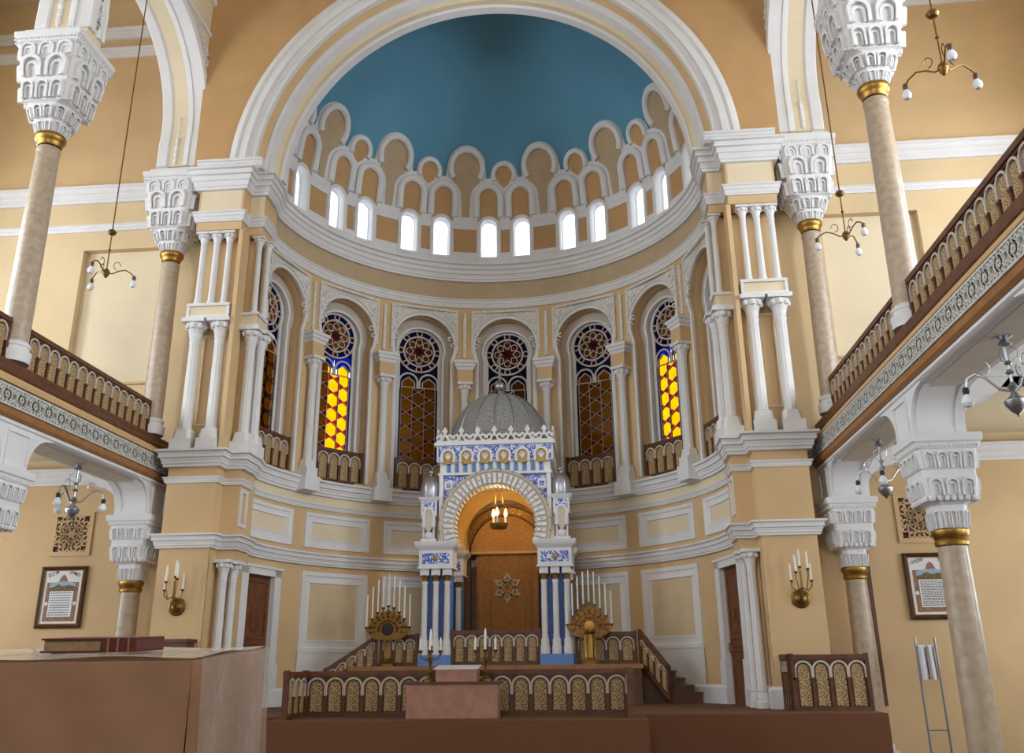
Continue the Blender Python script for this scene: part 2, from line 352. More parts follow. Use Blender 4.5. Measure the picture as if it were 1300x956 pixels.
# base and trims that run round piers and apse
CB = [(-7.1, 21.3), (-7.1, 20.), (-5.95, 20.), (-5.95, 20.96), (-5.68, 20.97)]; CB = CB+ARC+[(-x, y) for x, y in reversed(CB)]
def trim(n, prof, label, m='plaster_white'): return struct(MB().sweep(plan, CB if n == 1 else CP, prof).build(f'trim_{n}', m), label, 'moulding')
def trim1(prof, label):
    cut = 77.5-5.9; P = lambda a: (RA*sin(rad(a)), YC+RA*cos(rad(a)))
    lp = [(-7.1, 21.3), (-7.1, 20.), (-5.95, 20.), (-5.95, 20.96), (-5.68, 20.97)]+[P(a) for a in (-87, -85, -83.5)]
    mb = MB().sweep(plan, lp, prof).sweep(plan, [P(-cut+2*cut*i/48) for i in range(49)], prof).sweep(plan, [(-x, y) for x, y in reversed(lp)], prof)
    return struct(mb.build('trim_1', 'plaster_white'), label, 'moulding')
trim1([(-.02, .9), (.1, .9), (.1, 1.25), (.05, 1.3), (-.02, 1.32)], 'white skirting round the apse and piers')
trim(2, moulding(4.27, 4.58, .2), 'white belt cornice at door height round the apse and piers')
trim(3, moulding(5.72, 5.86, .09, 2), 'thin white moulding under the window ledge')
trim(4, moulding(6.08, 6.47, .26), 'deep white window ledge cornice round the apse')
trim(5, moulding(12.26, 12.53, .12), 'white lower cornice of the apse entablature')
trim(6, moulding(13.13, 13.7, .3, 4), 'white upper cornice of the apse entablature')
for s, side in (LS, RS):     # arch imposts above the entablature on the piers
    x0, x1 = sorted((s*5.5, s*7.2)); MB().sweep(plan, [(x0, 20.0), (x1, 20.0)] if 1 else [], moulding(13.68, 13.95, .2, 2)).build('impost', 'plaster_white', wc)
mb = MB().sweep(plan, ARC, [(-.05, 5.86), (.03, 5.86), (.03, 6.1), (-.05, 6.1)]); mb.build('ledge_frieze', 'cream', wa)
# window zone
NS = lambda k: horseshoe(k*RA*BAY, 6.58, .84, 10.97, .95)
mb = MB(); open_wall(mb, AP, -A90, A90, 6.3, 12.4, [NS(k) for k in range(-3, 4)], .36, .15)
ww = struct(mb.build('wall_apse_windows', 'ochre'), 'curved ochre wall with seven horseshoe window niches', 'wall')
mb = MB(); RB = RA+.36
def APB(u, v, d): a = u/RA; r = RB-d; return (r*sin(a), YC+r*cos(a), v)
IN = lambda k: horseshoe(k*RA*BAY, 6.58, .64, 10.91, .69)
for k in range(-3, 4):
    c = k*RA*BAY; mb = MB(); open_wall(mb, APB, c-1.05, c+1.05, 6.5, 12.1, [IN(k)], .2, .15); mb.build('niche_back', 'arch_grey', ww)
    mb = MB().sweep(AP, NS(k), [(-.01, -.02), (-.01, .05), (.05, .06), (.1, .03), (.1, -.02)]); mb.build('niche_moulding', 'plaster_white', ww)
    mb = MB().sweep(AP, horseshoe(c, 6.58, .835, 10.97, .945), [(-.004, -.14), (-.02, -.14), (-.02, -.26), (-.004, -.26)]); mb.build('niche_ochre_band', 'ochre', ww)
    mb = MB().sweep(APB, IN(k), [(-.01, -.05), (-.01, .05), (.05, .06), (.09, .0), (.09, -.05)]); mb.build('inner_moulding', 'plaster_white', ww)
    # carved spandrel plate: rectangle minus the circle
    hw = 1.03; zt = 12.12; arcp = arc(c, 10.97, 1.05, 12, 168, 26)
    mb = MB(); us = sorted({p[0] for p in arcp}|{c-hw, c+hw}); path = [(c+1.03, 10.6)]+[(min(max(p[0], c-hw), c+hw), p[1]) for p in arcp]+[(c-1.03, 10.6)]
    low = [(u, max([10.6]+[10.97+sqrt(max(0, 1.05**2-(u-c)**2))])) for u in [c-hw+2*hw*i/30 for i in range(31)]]
    for (a, b), (e, f) in zip(low, low[1:]): mb.add([AP(a, min(b, zt), .045), AP(e, min(f, zt), .045), AP(e, zt, .045), AP(a, zt, .045)], [(0, 1, 2, 3)])
    mb.sweep(AP, [(c-hw, 10.75), (c-hw, zt), (c+hw, zt), (c+hw, 10.75)], [(-.03, 0), (-.03, .07), (.03, .07), (.03, 0)])
    sp = mb.build('carved_spandrel', 'arabesque', ww)
    mb = MB()
    for sx in (-1, 1):            # scrolls standing out of the spandrel
        for i in range(9):
            a = 22+i*7.0; r = 1.22+.05*(i % 2)
            u = c+sx*r*cos(rad(a)); v = 10.97+r*sin(rad(a))
            if v < zt-.09 and abs(u-c) < hw-.07: mb.sweep(AP, arc(u, v, .055, 20*i, 20*i+290, 9), [(-.013, .04), (-.013, .075), (.013, .075), (.013, .04)])
        for i in range(5):
            u = c+sx*(hw-.13-.09*(i % 2)); v = 11.0+.2*i; mb.sweep(AP, arc(u, v, .06, 40*i, 40*i+280, 9), [(-.014, .04), (-.014, .08), (.014, .08), (.014, .04)])
    mb.build('scroll_carving', 'carved_white', sp)
for k in range(-4, 4):            # slim pendants between the spandrels
    c = (k+.5)*RA*BAY
    if abs(c) > A90-.2: continue
    mb = MB().sweep(AP, [(c, 10.62), (c, 12.05)], [(-.045, 0), (-.045, .07), (.045, .07), (.045, 0)]); mb.build('pendant_strip', 'arabesque', ww)
# frieze
struct(band(MB(), AP, 12.4, 13.3).build('wall_frieze', 'grey_tan'), 'plain tan frieze band between the two apse cornices', 'wall')
# drum with clerestory
AD = RD*pi/2; WZ = []
for k in range(-3, 4):
    for s in (-1, 1): WZ.append(RD*(k*BAY+s*rad(5.25)))
CW = lambda c: [(c-.3, 14.04), (c+.3, 14.04)]+arc(c, 15.14, .3, 0, 180, 14)
mb = MB(); open_wall(mb, DS, -AD, AD, 13.5, 15.8, [CW(c) for c in WZ], .26, .25, .35)
wd = struct(mb.build('wall_drum', 'deep_ochre'), 'ochre drum wall with a ring of small arched windows', 'wall')
nm = {}
WN = ['leftmost visible', 'second', 'third', 'fourth', 'fifth', 'sixth', 'seventh', 'eighth', 'ninth', 'tenth', 'eleventh', 'twelfth', 'thirteenth', 'rightmost']
for i, c in enumerate(WZ):
    o = struct(MB().sweep(DS, CW(c), [(-.05, -.25), (-.055, -.02), (-.03, .05), (.03, .075), (.08, .07), (.1, .0), (.06, -.25)], closed=True).build(f'window_{8+i}', 'plaster_white'), f'small bright arched clerestory window, {WN[i]} counted from the left', 'window')
    if i == 0: o['label'] = 'small arched clerestory window hidden at the far left end of the ring'
    MB().sweep(DS, CW(c), [(-.045, -.25), (-.045, -.2), (-.07, -.2), (-.07, -.25)], closed=True).build('sash_frame', 'plaster_white', o)
    MB().plate(DS, [(c-.38, 13.86), (c-.19, 13.86), (c, 13.86), (c+.19, 13.86), (c+.38, 13.86), (c+.38, 14.02), (c+.19, 14.02), (c, 14.02), (c-.19, 14.02), (c-.38, 14.02)], -.02, .06).build('sill', 'plaster_white', o, smooth=False)
    MB().plate(DS, [(c+(u-c)*.97, v) for u, v in CW(c)], -.21, -.225).build('pane', 'glass_clear', o)
def segs(z0, z1, name, proj, k, m='plaster_white'):
    e = [-AD]+[q for c in WZ for q in (c-.36, c+.36)]+[AD]
    mb = MB()
    for a, b in zip(e[::2], e[1::2]):
        if b-a < .05: continue
        n = max(2, int((b-a)/.15)); prof = [(d, z) for d, z in moulding(z0, z1, proj, k)]
        R = [[DS(a+(b-a)*i/n, z, d) for d, z in prof] for i in range(n+1)]
        mb.rings(R)
    mb.build(name, m, wd)
segs(13.86, 14.2, 'sill_band', .07, 2); segs(15.02, 15.42, 'spring_band', .1, 2)
# dome
mb = MB(); mb.grid(lambda a, e: (RD*cos(e)*sin(a), YC+RD*cos(e)*cos(a), ZD+RD*sin(e)), [-pi/2+pi*i/64 for i in range(65)], [rad(5)+rad(85)*j/32 for j in range(33)])
struct(mb.build('ceiling_dome', 'dome_blue'), 'blue half dome over the apse', 'ceiling')
# scalloped arcade on the dome
BB = RD*BAY; sm = 5.25/25.5*BB
def outline(u):
    t = 15.45; k = round(u/BB)
    for kk in (k-1, k, k+1):
        for cu, cz, r in ((kk*BB, 16.84, .45), ((kk+.5)*BB, 17.05, .68)):
            d = abs(u-cu)
            if d < r: t = max(t, cz+sqrt(r*r-d*d))
    return max(t, 16.75)
mb = MB(); n = 420; D1, D2 = .06, .06
us = [-AD+2*AD*i/n for i in range(n+1)]
for a, b in zip(us, us[1:]):
    ta, tb = outline(a), outline(b)
    for j in range(6):
        f0, f1 = j/6, (j+1)/6
        mb.add([DS(a, 15.4+(ta-15.4)*f0, D1), DS(b, 15.4+(tb-15.4)*f0, D1), DS(b, 15.4+(tb-15.4)*f1, D1), DS(a, 15.4+(ta-15.4)*f1, D1)], [(0, 1, 2, 3)])
    mb.add([DS(a, ta, D1), DS(b, tb, D1), DS(b, tb, -.02), DS(a, ta, -.02)], [(0, 1, 2, 3)])
# openings for windows cut by leaving the lower edge above the window heads
sc = struct(mb.build('wall_scallops', 'plaster_white'), 'white scalloped blind arcade at the foot of the blue dome', 'wall')
RIB = lambda w, h: [(-w/2, .05), (-w/2, .05+h*.7), (-w/4, .05+h), (w/4, .05+h), (w/2, .05+h*.7), (w/2, .05)]
for k in range(-4, 5):
    c = k*BB
    if abs(k) <= 3:
        mb = MB().sweep(DS, arc(c, 16.84, .355, -28, 208, 22), RIB(.15, .13)); mb.build('small_lobe_rib', 'plaster_white', sc)
        poly = arc(c, 16.84, .27, -20, 200, 16)+[(c-.17, 16.58), (c, 16.44), (c+.17, 16.58)]
        MB().plate(DS, poly, .05, .075).build('small_lobe_panel', 'deep_ochre', sc)
        for s in (-1, 1):
            q = c+s*sm
            path = [(q+.4, 15.42)]+arc(q, 16.1, .4, 0, 180, 18)+[(q-.4, 15.42)]
            MB().sweep(DS, path, RIB(.21, .17)).build('window_arch_rib', 'plaster_white', sc)
            poly = [(q+.285, 15.32), (q+.285, 15.7)]+arc(q, 16.1, .285, 0, 180, 14)+[(q-.285, 15.7), (q-.285, 15.32)]+arc(q, 15.17, .33, 148, 32, 10)
            MB().plate(DS, poly, .05, .078).build('window_arch_panel', 'deep_ochre', sc)
    c = (k-.5)*BB
    if abs(c) < AD-.5:
        mb = MB().sweep(DS, arc(c, 17.05, .56, -36, 216, 30), RIB(.19, .17)); mb.build('big_lobe_rib', 'plaster_white', sc)
        q = BB/2-sm
        poly = arc(c, 17.05, .455, -30, 210, 20)+[(c-q+.62*cos(rad(a)), 16.1+.58*sin(rad(a))) for a in (62, 52, 40, 26, 10)]+[(c-q+.64, 15.45), (c+q-.64, 15.45)]+[(c+q-.62*cos(rad(a)), 16.1+.58*sin(rad(a))) for a in (10, 26, 40, 52, 62)]
        MB().plate(DS, poly, .05, .076).build('big_lobe_panel', 'grey_tan', sc)
# ------------------------------------------------------------------ stained windows
def clip(poly, f):
    out = []
    for i in range(len(poly)):
        a, b = poly[i], poly[(i+1) % len(poly)]; fa, fb = f(a), f(b)
        if fa >= 0: out.append(a)
        if (fa >= 0) != (fb >= 0): t = fa/(fa-fb); out.append((a[0]+(b[0]-a[0])*t, a[1]+(b[1]-a[1])*t))
    return out
def parea(p): return abs(sum(p[i][0]*p[(i+1) % len(p)][1]-p[(i+1) % len(p)][0]*p[i][1] for i in range(len(p))))/2
panes = []       # (kind, polygon)
bars = []
RC = 10.91
for j in range(8):
    a = 45*j+22.5
    ring_ = arc(0, RC, .645, a-14, a+14, 6)+arc(0, RC, .50, a+14, a-14, 6); panes.append(('blue', ring_))
    cx, cy = .575*cos(rad(a+22.5)), RC+.575*sin(rad(a+22.5)); panes.append(('red', arc(cx, cy, .075, 0, 360, 10)[:-1])); bars.append((arc(cx, cy, .085, 0, 360, 12), .028))
    b = 45*j; cx, cy = .30*cos(rad(b)), RC+.30*sin(rad(b))
    pet = [(.17*cos(rad(b)), RC+.17*sin(rad(b)))]+arc(cx, cy, .1, b-110, b+110, 8); panes.append(('amber', pet)); bars.append((pet+[pet[0]], .02))
    kite = [(.445*cos(rad(a-9)), RC+.445*sin(rad(a-9))), (.445*cos(rad(a+9)), RC+.445*sin(rad(a+9))), (.3*cos(rad(a)), RC+.3*sin(rad(a)))]; panes.append(('red', kite))
panes.append(('red', [((.17 if i % 2 == 0 else .08)*cos(rad(22.5*i)), RC+(.17 if i % 2 == 0 else .08)*sin(rad(22.5*i))) for i in range(16)]))
bars += [(arc(0, RC, .665, 0, 360, 40), .05), (arc(0, RC, .475, 0, 360, 32), .045)]
ZB, ZL, HW = 7.3, 9.75, .62
for s in (-1, 1):                 # two lobes
    c = s*.315; hexp = [(c-.19, 9.72), (c-.19, 9.92), (c, 10.06), (c+.19, 9.92), (c+.19, 9.72)]; panes.append(('amber', hexp)); bars.append((hexp, .02))
    o = [(c+.285, 9.72)]+arc(c, 9.9, .285, 0, 180, 12)+[(c-.285, 9.72)]
    bars.append((o, .05))
    for g in range(4):
        A = [(c+.27*cos(rad(x)), 9.9+.27*sin(rad(x))) for x in range(45*g, 45*g+46, 15)]
        I = [hexp[4-0], hexp[3], hexp[2], hexp[1], hexp[0]]
        inn = [(c+.19, 9.9), (c+.13, 9.98), (c, 10.06), (c-.13, 9.98), (c-.19, 9.9)][g:g+2]
        panes.append(('blue', A+inn[::-1]))
panes.append(('blue', arc(0, RC, .66, -90, -32, 8)+[(.63, 10.4), (.66, 10.2), (.66, 9.9)]+arc(.315, 9.9, .3, 0, 172, 10)))
panes.append(('blue', [(-u_, v_) for u_, v_ in panes[-1][1]]))
aH = .215
def poly_clip(p):
    for f in (lambda q: q[0]+HW-.09, lambda q: HW-.09-q[0], lambda q: q[1]-ZB, lambda q: ZL-q[1]):
        p = clip(p, f)
        if len(p) < 3: return None
    return p if parea(p) > .003 else None
dx = aH*sqrt(3)
for i in range(-3, 4):
    for j in range(-3, 16):
        cx = i*dx; cy = 7.25+j*2*aH+(aH if i % 2 else 0)
        p = poly_clip([(cx+aH*sin(rad(60*t)), cy+aH*cos(rad(60*t))) for t in range(6)])
        if p: panes.append(('amber', p)); bars.append((p+[p[0]], .018))
        for tri in ([(cx, cy+aH), (cx+dx/2, cy+aH/2), (cx+dx/2, cy+aH*1.5)], [(cx+dx/2, cy+aH/2), (cx+dx/2, cy-aH/2), (cx+dx, cy)]):   # red triangles between the hexagons
            p = poly_clip(tri)
            if p: panes.append(('red', p)); bars.append((p+[p[0]], .018))
for s in (-1, 1):
    for j in range(6):
        z0 = ZB+(ZL-ZB)*j/6; z1 = ZB+(ZL-ZB)*(j+1)/6; panes.append(('blue', [(s*(HW-.09), z0), (s*HW, z0), (s*HW, z1), (s*(HW-.09), z1)]))
    bars += [([(s*(HW-.09), ZB), (s*(HW-.09), ZL)], .02), ([(s*HW, ZB-.1), (s*HW, 9.95)], .05)]
RG = RA+.5
def GL(u, v, d): return (u, -d, v)           # local: window faces -Y, origin on the apse axis
pane_me = [MB().plate(GL, p, -.006, .006).mesh('pane', 'glass_'+k, False) for k, p in panes]
tb = MB()
for path, wd_ in bars:
    cl = len(path) > 2 and abs(path[0][0]-path[-1][0])+abs(path[0][1]-path[-1][1]) < 1e-6
    tb.sweep(GL, path[:-1] if cl else path, [(-wd_/2, -.02), (-wd_/2, .03), (wd_/2, .03), (wd_/2, -.02)], closed=cl)
tb_me = tb.mesh('tracery', 'lead', False)
fr = MB().sweep(GL, horseshoe(0, 7.2, .655, RC, .70, 30), [(-.06, -.04), (-.06, .05), (.06, .05), (.06, -.04)]).mesh('frame', 'plaster_white')
WL = ['dark stained glass window at the left end of the apse, half hidden by columns', 'glowing yellow stained glass window on the left of the apse', 'dark stained glass window just left of the ark dome', 'dark stained glass window directly behind the ark dome',
      'dark stained glass window just right of the ark dome', 'glowing yellow stained glass window on the right of the apse', 'dark stained glass window at the right end of the apse, mostly hidden by columns']
for i, k in enumerate(range(-3, 4)):
    a = k*BAY; loc = (RG*sin(a), YC+RG*cos(a), 0)
    o = struct(obj(f'window_{i+1}', fr, None, loc, -a), WL[i], 'window')
    obj('tracery', tb_me, o)
    for me in pane_me: obj('pane', me, o)
# added ring blocking the sky behind the windows; two gaps light the yellow ones
def outer(a0, a1, z0, z1, nm_):
    R = 7.6; n = max(2, int((a1-a0)/4)); mb = MB()
    mb.rings([[(r*sin(rad(a0+(a1-a0)*i/n)), YC+r*cos(rad(a0+(a1-a0)*i/n)), z) for r, z in ((R, z0), (R+.3, z0), (R+.3, z1), (R, z1))] for i in range(n+1)])
    return mb
om = MB()
for a0, a1, z0, z1 in ((-80, -45.5, 5, 13), (-36.3, 36.3, 5, 13), (42.5, 80, 5, 13), (-45.5, -36.3, 5, 6.5), (-45.5, -36.3, 10.95, 13), (36.3, 42.5, 5, 6.5), (36.3, 42.5, 10.95, 13)):
    q = outer(a0, a1, z0, z1, ''); om.add(q.v, q.f)
om.grid(lambda a, r: (r*sin(a), YC+r*cos(a), 12.9), [rad(-80+160*i/40) for i in range(41)], [6.25, 7.7])  # added lid keeping skylight out of the ring so most panes stay dark
struct(om.build('wall_outer', 'blocker_brown'), 'added brown ring standing in for the building behind the stained glass', 'wall')
# ------------------------------------------------------------------ nave arcade above the galleries
YCOL = (15.0, 20.5); XC = 7.9
for s, side in (LS, RS):
    S = wallX(s*7.35, -s); ops = []
    for yc in (17.75, 12.25, 6.75, 1.25, -4.25): ops.append(horseshoe(yc, 14.05, 2.46, 15.15, 2.5, 40))
    mb = MB(); open_wall(mb, S, -9.5, 20.3, 14.05, 20.4, ops, 1.1, .6)
    open_wall(mb, wallX(s*8.45, s), -9.5, 21.2, 14.05, 20.4, ops, 0, .6)
    mb.box(min(s*7.35, s*8.45), max(s*7.35, s*8.45), 20.27, 21.2, 13.75, 20.4)
    for yy in (15, 9.5, 4, -1.5): mb.box(min(s*7.36, s*8.44), max(s*7.36, s*8.44), yy-.27, yy+.27, 13.75, 20.3)
    wv = struct(mb.build('wall_arcade_'+side, 'cream'), f'cream arcade wall with horseshoe arches above the {side} gallery', 'wall')
    for i, op in enumerate(ops[:3]):
        MB().sweep(S, op, [(-.012, -.3), (-.012, .05), (.05, .08), (.1, .05), (.13, .06), (.2, .06), (.24, .03), (.26, 0), (.26, -.02), (.1, -.3)]).build('archivolt', 'plaster_white', wv)
        MB().sweep(S, op, [(-.015, -.42), (-.04, -.36), (-.04, -.28), (.1, -.28), (.1, -.42)]).build('soffit_roll', 'plaster_white', wv)
        MB().sweep(S, op, [(-.015, -.82), (-.05, -.86), (-.05, -1.08), (-.02, -1.12), (.1, -1.14), (.1, -.82)]).build('aisle_archivolt', 'plaster_white', wv)
        # ornament stems on the soffit
        yc = (17.75, 12.25, 6.75)[i]
        for e in (-1, 1):
            aa = [yc+e*2.44]; mb = MB()
            for t in range(26):
                z = 14.12+t*.055; rr = .035+.03*abs(sin(t*.9)) if t < 14 else .022
                mb.sphere((s*7.98, yc+e*(2.45+.0*t), z), rr, 6, 4)
            mb.build('soffit_stem', 'carved_white', wv)
        # alfiz frame and scrolls in the spandrels
        MB().sweep(S, [(yc-2.7, 17.9), (yc+2.45, 17.9)], [(-.06, 0), (-.06, .06), (.06, .06), (.06, 0)]).build('alfiz_moulding', 'plaster_white', wv)
        MB().sweep(S, [(yc-2.75, 18.95), (yc+2.45, 18.95)], [(-.1, 0), (-.1, .1), (.1, .1), (.1, 0)]).build('alfiz_cornice', 'plaster_white', wv)
        mb = MB()
        for e in (-1, 1):
            for t in range(15):
                z = 14.3+t*.235; d = 2.74+.06*sin(t*2.1)
                if t > 8: d = 2.66+.05*sin(t)
                y = yc+e*d
                if abs(y-yc) > 2.92: continue
                if y > 20.15: y = 20.12
                mb.sweep(S, arc(y, z, .075, 50*t, 50*t+290, 9), [(-.02, 0), (-.02, .05), (.02, .05), (.02, 0)])
            for q in range(7):
                a = 38+q*4.5; y = yc+e*2.98*cos(rad(a)); z = 15.15+2.98*sin(rad(a))
                if z < 17.75: mb.sweep(S, arc(y, z, .1, 70*q, 70*q+300, 10), [(-.025, 0), (-.025, .06), (.025, .06), (.025, 0)])
        mb.build('spandrel_scrolls', 'carved_white', wv)
# ------------------------------------------------------------------ columns
def section(z, h, c): return [(h, -h+c, z), (h, h-c, z), (h-c, h, z), (-h+c, h, z), (-h, h-c, z), (-h, -h+c, z), (-h+c, -h, z), (h-c, -h, z)]
def niches(mb, BL, BR, TL, TR, n, e=.035, wf=.13, hood=.62):
    BL, BR, TL, TR = map(Vector, (BL, BR, TL, TR)); N = (BR-BL).cross(TL-BL).normalized()
    c = (BL+BR+TL+TR)/4
    if N.dot(Vector((c.x, c.y, 0))) < 0: N = -N
    W = ((BR-BL).length+(TR-TL).length)/2; H = ((TL-BL).length+(TR-BR).length)/2
    def Mp(u, v, d):
        a, b = u/W, v/H; return (BL*(1-a)+BR*a)*(1-b)+(TL*(1-a)+TR*a)*b+N*d
    w = W/n
    for i in range(n):
        uc = (i+.5)*w; r = w*.36; zc = H*hood
        path = [(uc+r, .03*H)]+arc(uc, zc, r, 0, 180, 8)+[(uc-r, .03*H)]; t = w*wf
        mb.sweep(Mp, path, [(-t/2, -.01), (-t/2, e), (t/2, e), (t/2, -.01)])
        if w > .14:
            r2_ = r*.55; path = [(uc+r2_, .06*H)]+arc(uc, zc-.1*H, r2_, 0, 180, 6)+[(uc-r2_, .06*H)]
            mb.sweep(Mp, path, [(-t*.4, -.01), (-t*.4, e*.6), (t*.4, e*.6), (t*.4, -.01)])
def capital(secs, rows, name, parent, z):
    mb = MB(); mb.rings([section(*q) for q in secs]); body = mb.build(name, 'plaster_white', parent, (0, 0, z), False)
    mb = MB()
    for i, n4, n1, e in rows:
        A, B = section(*secs[i]), section(*secs[i+1])
        for j in range(8):
            n = n4 if j % 2 == 0 else n1
            if n: niches(mb, A[j], A[(j+1) % 8], B[j], B[(j+1) % 8], n, e)
    mb.build('niche_carving', 'carved_white', body, smooth=False); return body
def beads(mb, h, z, r, n):
    for j in range(n):
        t = -h+2*h*(j+.5)/n
        for x, y in ((t, -h), (t, h), (-h, t), (h, t)): mb.add(*ball(x, y, z, r))
def ball(x, y, z, r): return ([(x+r, y, z), (x-r, y, z), (x, y+r, z), (x, y-r, z), (x, y, z+r), (x, y, z-r)], [(0, 2, 4), (2, 1, 4), (1, 3, 4), (3, 0, 4), (2, 0, 5), (1, 2, 5), (3, 1, 5), (0, 3, 5)])
def upper_column(loc, label):
    t = thing('gallery_column', label, 'column', loc, 0, 'marble columns standing on the galleries')
    MB().lathe([(r_*.81, z_) for r_, z_ in [(.38, 0), (.39, .1), (.4, .14), (.4, .2), (.34, .24), (.33, .28), (.36, .31), (.36, .35), (.3, .4)]], 24).build('base', 'plaster_white', t)
    MB().lathe([(r_*.81, z_) for r_, z_ in [(.3, .38), (.3, 1.0), (.285, 2.6), (.262, 4.4)]], 28).build('shaft', 'marble', t)
    MB().lathe([(r_*.81, z_) for r_, z_ in [(.265, 4.3), (.28, 4.34), (.28, 4.38), (.265, 4.42)]], 24).build('neck_ring', 'marble_dark', t)
    MB().lathe([(r_*.81, z_) for r_, z_ in [(.262, 4.45), (.28, 4.47), (.29, 4.52), (.31, 4.56), (.35, 4.6), (.36, 4.66), (.34, 4.7), (.28, 4.72)]], 28).build('gilt_collar', 'gold', t)
    secs = [(0, .28, .13), (.22, .36, .15), (.24, .38, .16), (.52, .47, .19), (.54, .50, .14), (.56, .55, .05), (1.0, .585, .06), (1.02, .60, .06), (1.45, .66, .05), (1.48, .68, .05), (1.74, .70, .04), (1.76, .74, .03), (1.9, .76, .03), (1.92, .79, .02), (2.02, .8, .02), (2.02, .66, .02), (2.14, .66, .02)]
    secs = [(z_, h_*(.8+.07*min(1, z_)), c_*.85) for z_, h_, c_ in secs]; b = capital(secs, [(0, 2, 1, .04), (2, 2, 1, .08), (5, 3, 0, .09), (7, 2, 0, .1), (9, 3, 0, .05)], 'capital', t, 4.71)
    mb = MB(); beads(mb, .655, 1.78, .026, 22); beads(mb, .675, 1.86, .024, 18)
    mb.build('bead_carving', 'carved_white', b, smooth=False)
    return t
ZG = 6.88
c0 = upper_column((-XC, 15, ZG+.1), 'nearer left marble gallery column with carved white capital')
dup(c0, (-XC, 20.5, ZG+.1), 'farther left marble gallery column beside the chancel pier'); dup(c0, (XC, 15, ZG+.1), 'nearer right marble gallery column with carved white capital'); dup(c0, (XC, 20.5, ZG+.1), 'farther right marble gallery column beside the chancel pier')
def lower_column(loc, label):
    t = thing('aisle_column', label, 'column', loc, 0, 'marble columns carrying the galleries')
    MB().box(-.33, .33, -.33, .33, 0, .12).lathe([(r_*.83, z_) for r_, z_ in [(.38, .12), (.4, .2), (.33, .26), (.3, .32)]], 24).build('base', 'plaster_white', t)
    MB().lathe([(r_*.83, z_) for r_, z_ in [(.285, .3), (.285, 1.4), (.255, 3.42)]], 28).build('shaft', 'marble_dark', t)
    MB().lathe([(r_*.83, z_) for r_, z_ in [(.255, 3.38), (.29, 3.4), (.3, 3.45), (.28, 3.48), (.3, 3.52), (.33, 3.56), (.33, 3.62), (.28, 3.64)]], 28).build('gilt_collar', 'gold', t)
    secs = [(0, .27, .1), (.34, .3, .1), (.36, .33, .12), (.44, .42, .1), (.46, .45, .06), (.74, .48, .05), (.76, .47, .05), (.86, .47, .05), (.87, .49, .05), (1.16, .52, .04), (1.18, .55, .03), (1.26, .58, .03), (1.28, .61, .02), (1.4, .62, .02)]
    secs = [(z_, h_*.85, c_*.85) for z_, h_, c_ in secs]; b = capital(secs, [(0, 3, 1, .04), (4, 3, 0, .05), (8, 4, 0, .045)], 'capital', t, 3.64)
    mb = MB(); beads(mb, .475, 1.21, .026, 14)
    for j in range(7):
        q = -.306+.102*j
        for x, y in ((q, -.365), (q, .365), (-.365, q), (.365, q)): mb.sphere((x, y, .43), .055, 6, 4)
    mb.build('leaf_carving', 'carved_white', b, smooth=False)
    return t
l0 = lower_column((-XC, 15, 0), 'nearer left aisle column cut off by the left edge, below the gallery')
dup(l0, (-XC, 20.5, 0), 'farther left aisle column with white capital under the gallery'); dup(l0, (XC, 14.85, 0), 'big nearer right aisle column with white carved capital under the gallery'); dup(l0, (XC, 20.5, 0), 'farther right aisle column with white capital beside the chancel pier')
# ------------------------------------------------------------------ balustrades
def balustrade(name, label, cat, P0, P1, h, n, group=None, dz=0, newel=(1, 1), wide=.07, struct_parent=None):
    P0 = Vector(P0); d = Vector((P1[0]-P0.x, P1[1]-P0.y, 0)); Ln = d.length; ang = math.atan2(d.y, d.x); sl = dz/Ln
    Mp = lambda u, v, e: (u, -e, v+sl*u)          # local x along, faces -y
    t = thing(name, label, cat, P0, ang, group) if struct_parent is None else obj(name, None, struct_parent, P0, ang)
    Mw = wide
    MB().plate(Mp, [(0, h-.09), (Ln, h-.09), (Ln, h), (0, h)], -Mw, Mw).plate(Mp, [(0, h-.13), (Ln, h-.13), (Ln, h-.09), (0, h-.09)], -Mw*.6, Mw*.6).build('handrail', 'wood', t, smooth=False)
    MB().plate(Mp, [(0, 0), (Ln, 0), (Ln, .07), (0, .07)], -Mw*.9, Mw*.9).build('bottom_rail', 'wood', t, smooth=False)
    MB().plate(Mp, [(0, .05), (Ln, .05), (Ln, h-.1), (0, h-.1)], -.02, .0).build('backing', 'wood', t, smooth=False)
    nw = .07
    for e, u in zip(newel, (0, Ln)):
        if e: MB().plate(Mp, [(u-nw/2, 0), (u+nw/2, 0), (u+nw/2, h+.02), (u-nw/2, h+.02)], -.05, .05).build('newel', 'wood', t, smooth=False)
    w = (Ln-.06)/n; r = w*.47; H = h-.2; zc = .07+H-r*.95
    q = w/2; path = [(q+r, zc-r*.9)]+arc(q, zc, r, 0, 180, 12)+[(q-r, zc-r*.9)]; tw = min(.035, w*.12)
    a_me = MB().sweep(Mp, path, [(-tw/2, 0), (-tw/2, .045), (tw/2, .045), (tw/2, 0)]).mesh('arch_band', 'arch_grey', False)
    rr = r-tw*.8; f_me = MB().plate(Mp, [(q+rr*.84, .09), (q+rr*.84, zc)]+arc(q, zc, rr*.84, 0, 180, 10)+[(q-rr*.84, .09)], 0, .022).mesh('fret_panel', 'fretwork', False)
    b_me = MB().plate(Mp, [(-tw*.8, .07), (tw*.8, .07), (tw*.8, zc-r*.9), (-tw*.8, zc-r*.9)], 0, .04).plate(Mp, [(-tw*1.2, zc-r*1.15), (tw*1.2, zc-r*1.15), (tw*1.5, zc-r*.85), (-tw*1.5, zc-r*.85)], 0, .05).mesh('baluster', 'wood', False)
    for i in range(n):
        u = .03+w*i; l = (u, 0, sl*u); obj('arch_band', a_me, t, l); obj('fret_panel', f_me, t, l); obj('baluster', b_me, t, l)
    return t
XR = 7.86
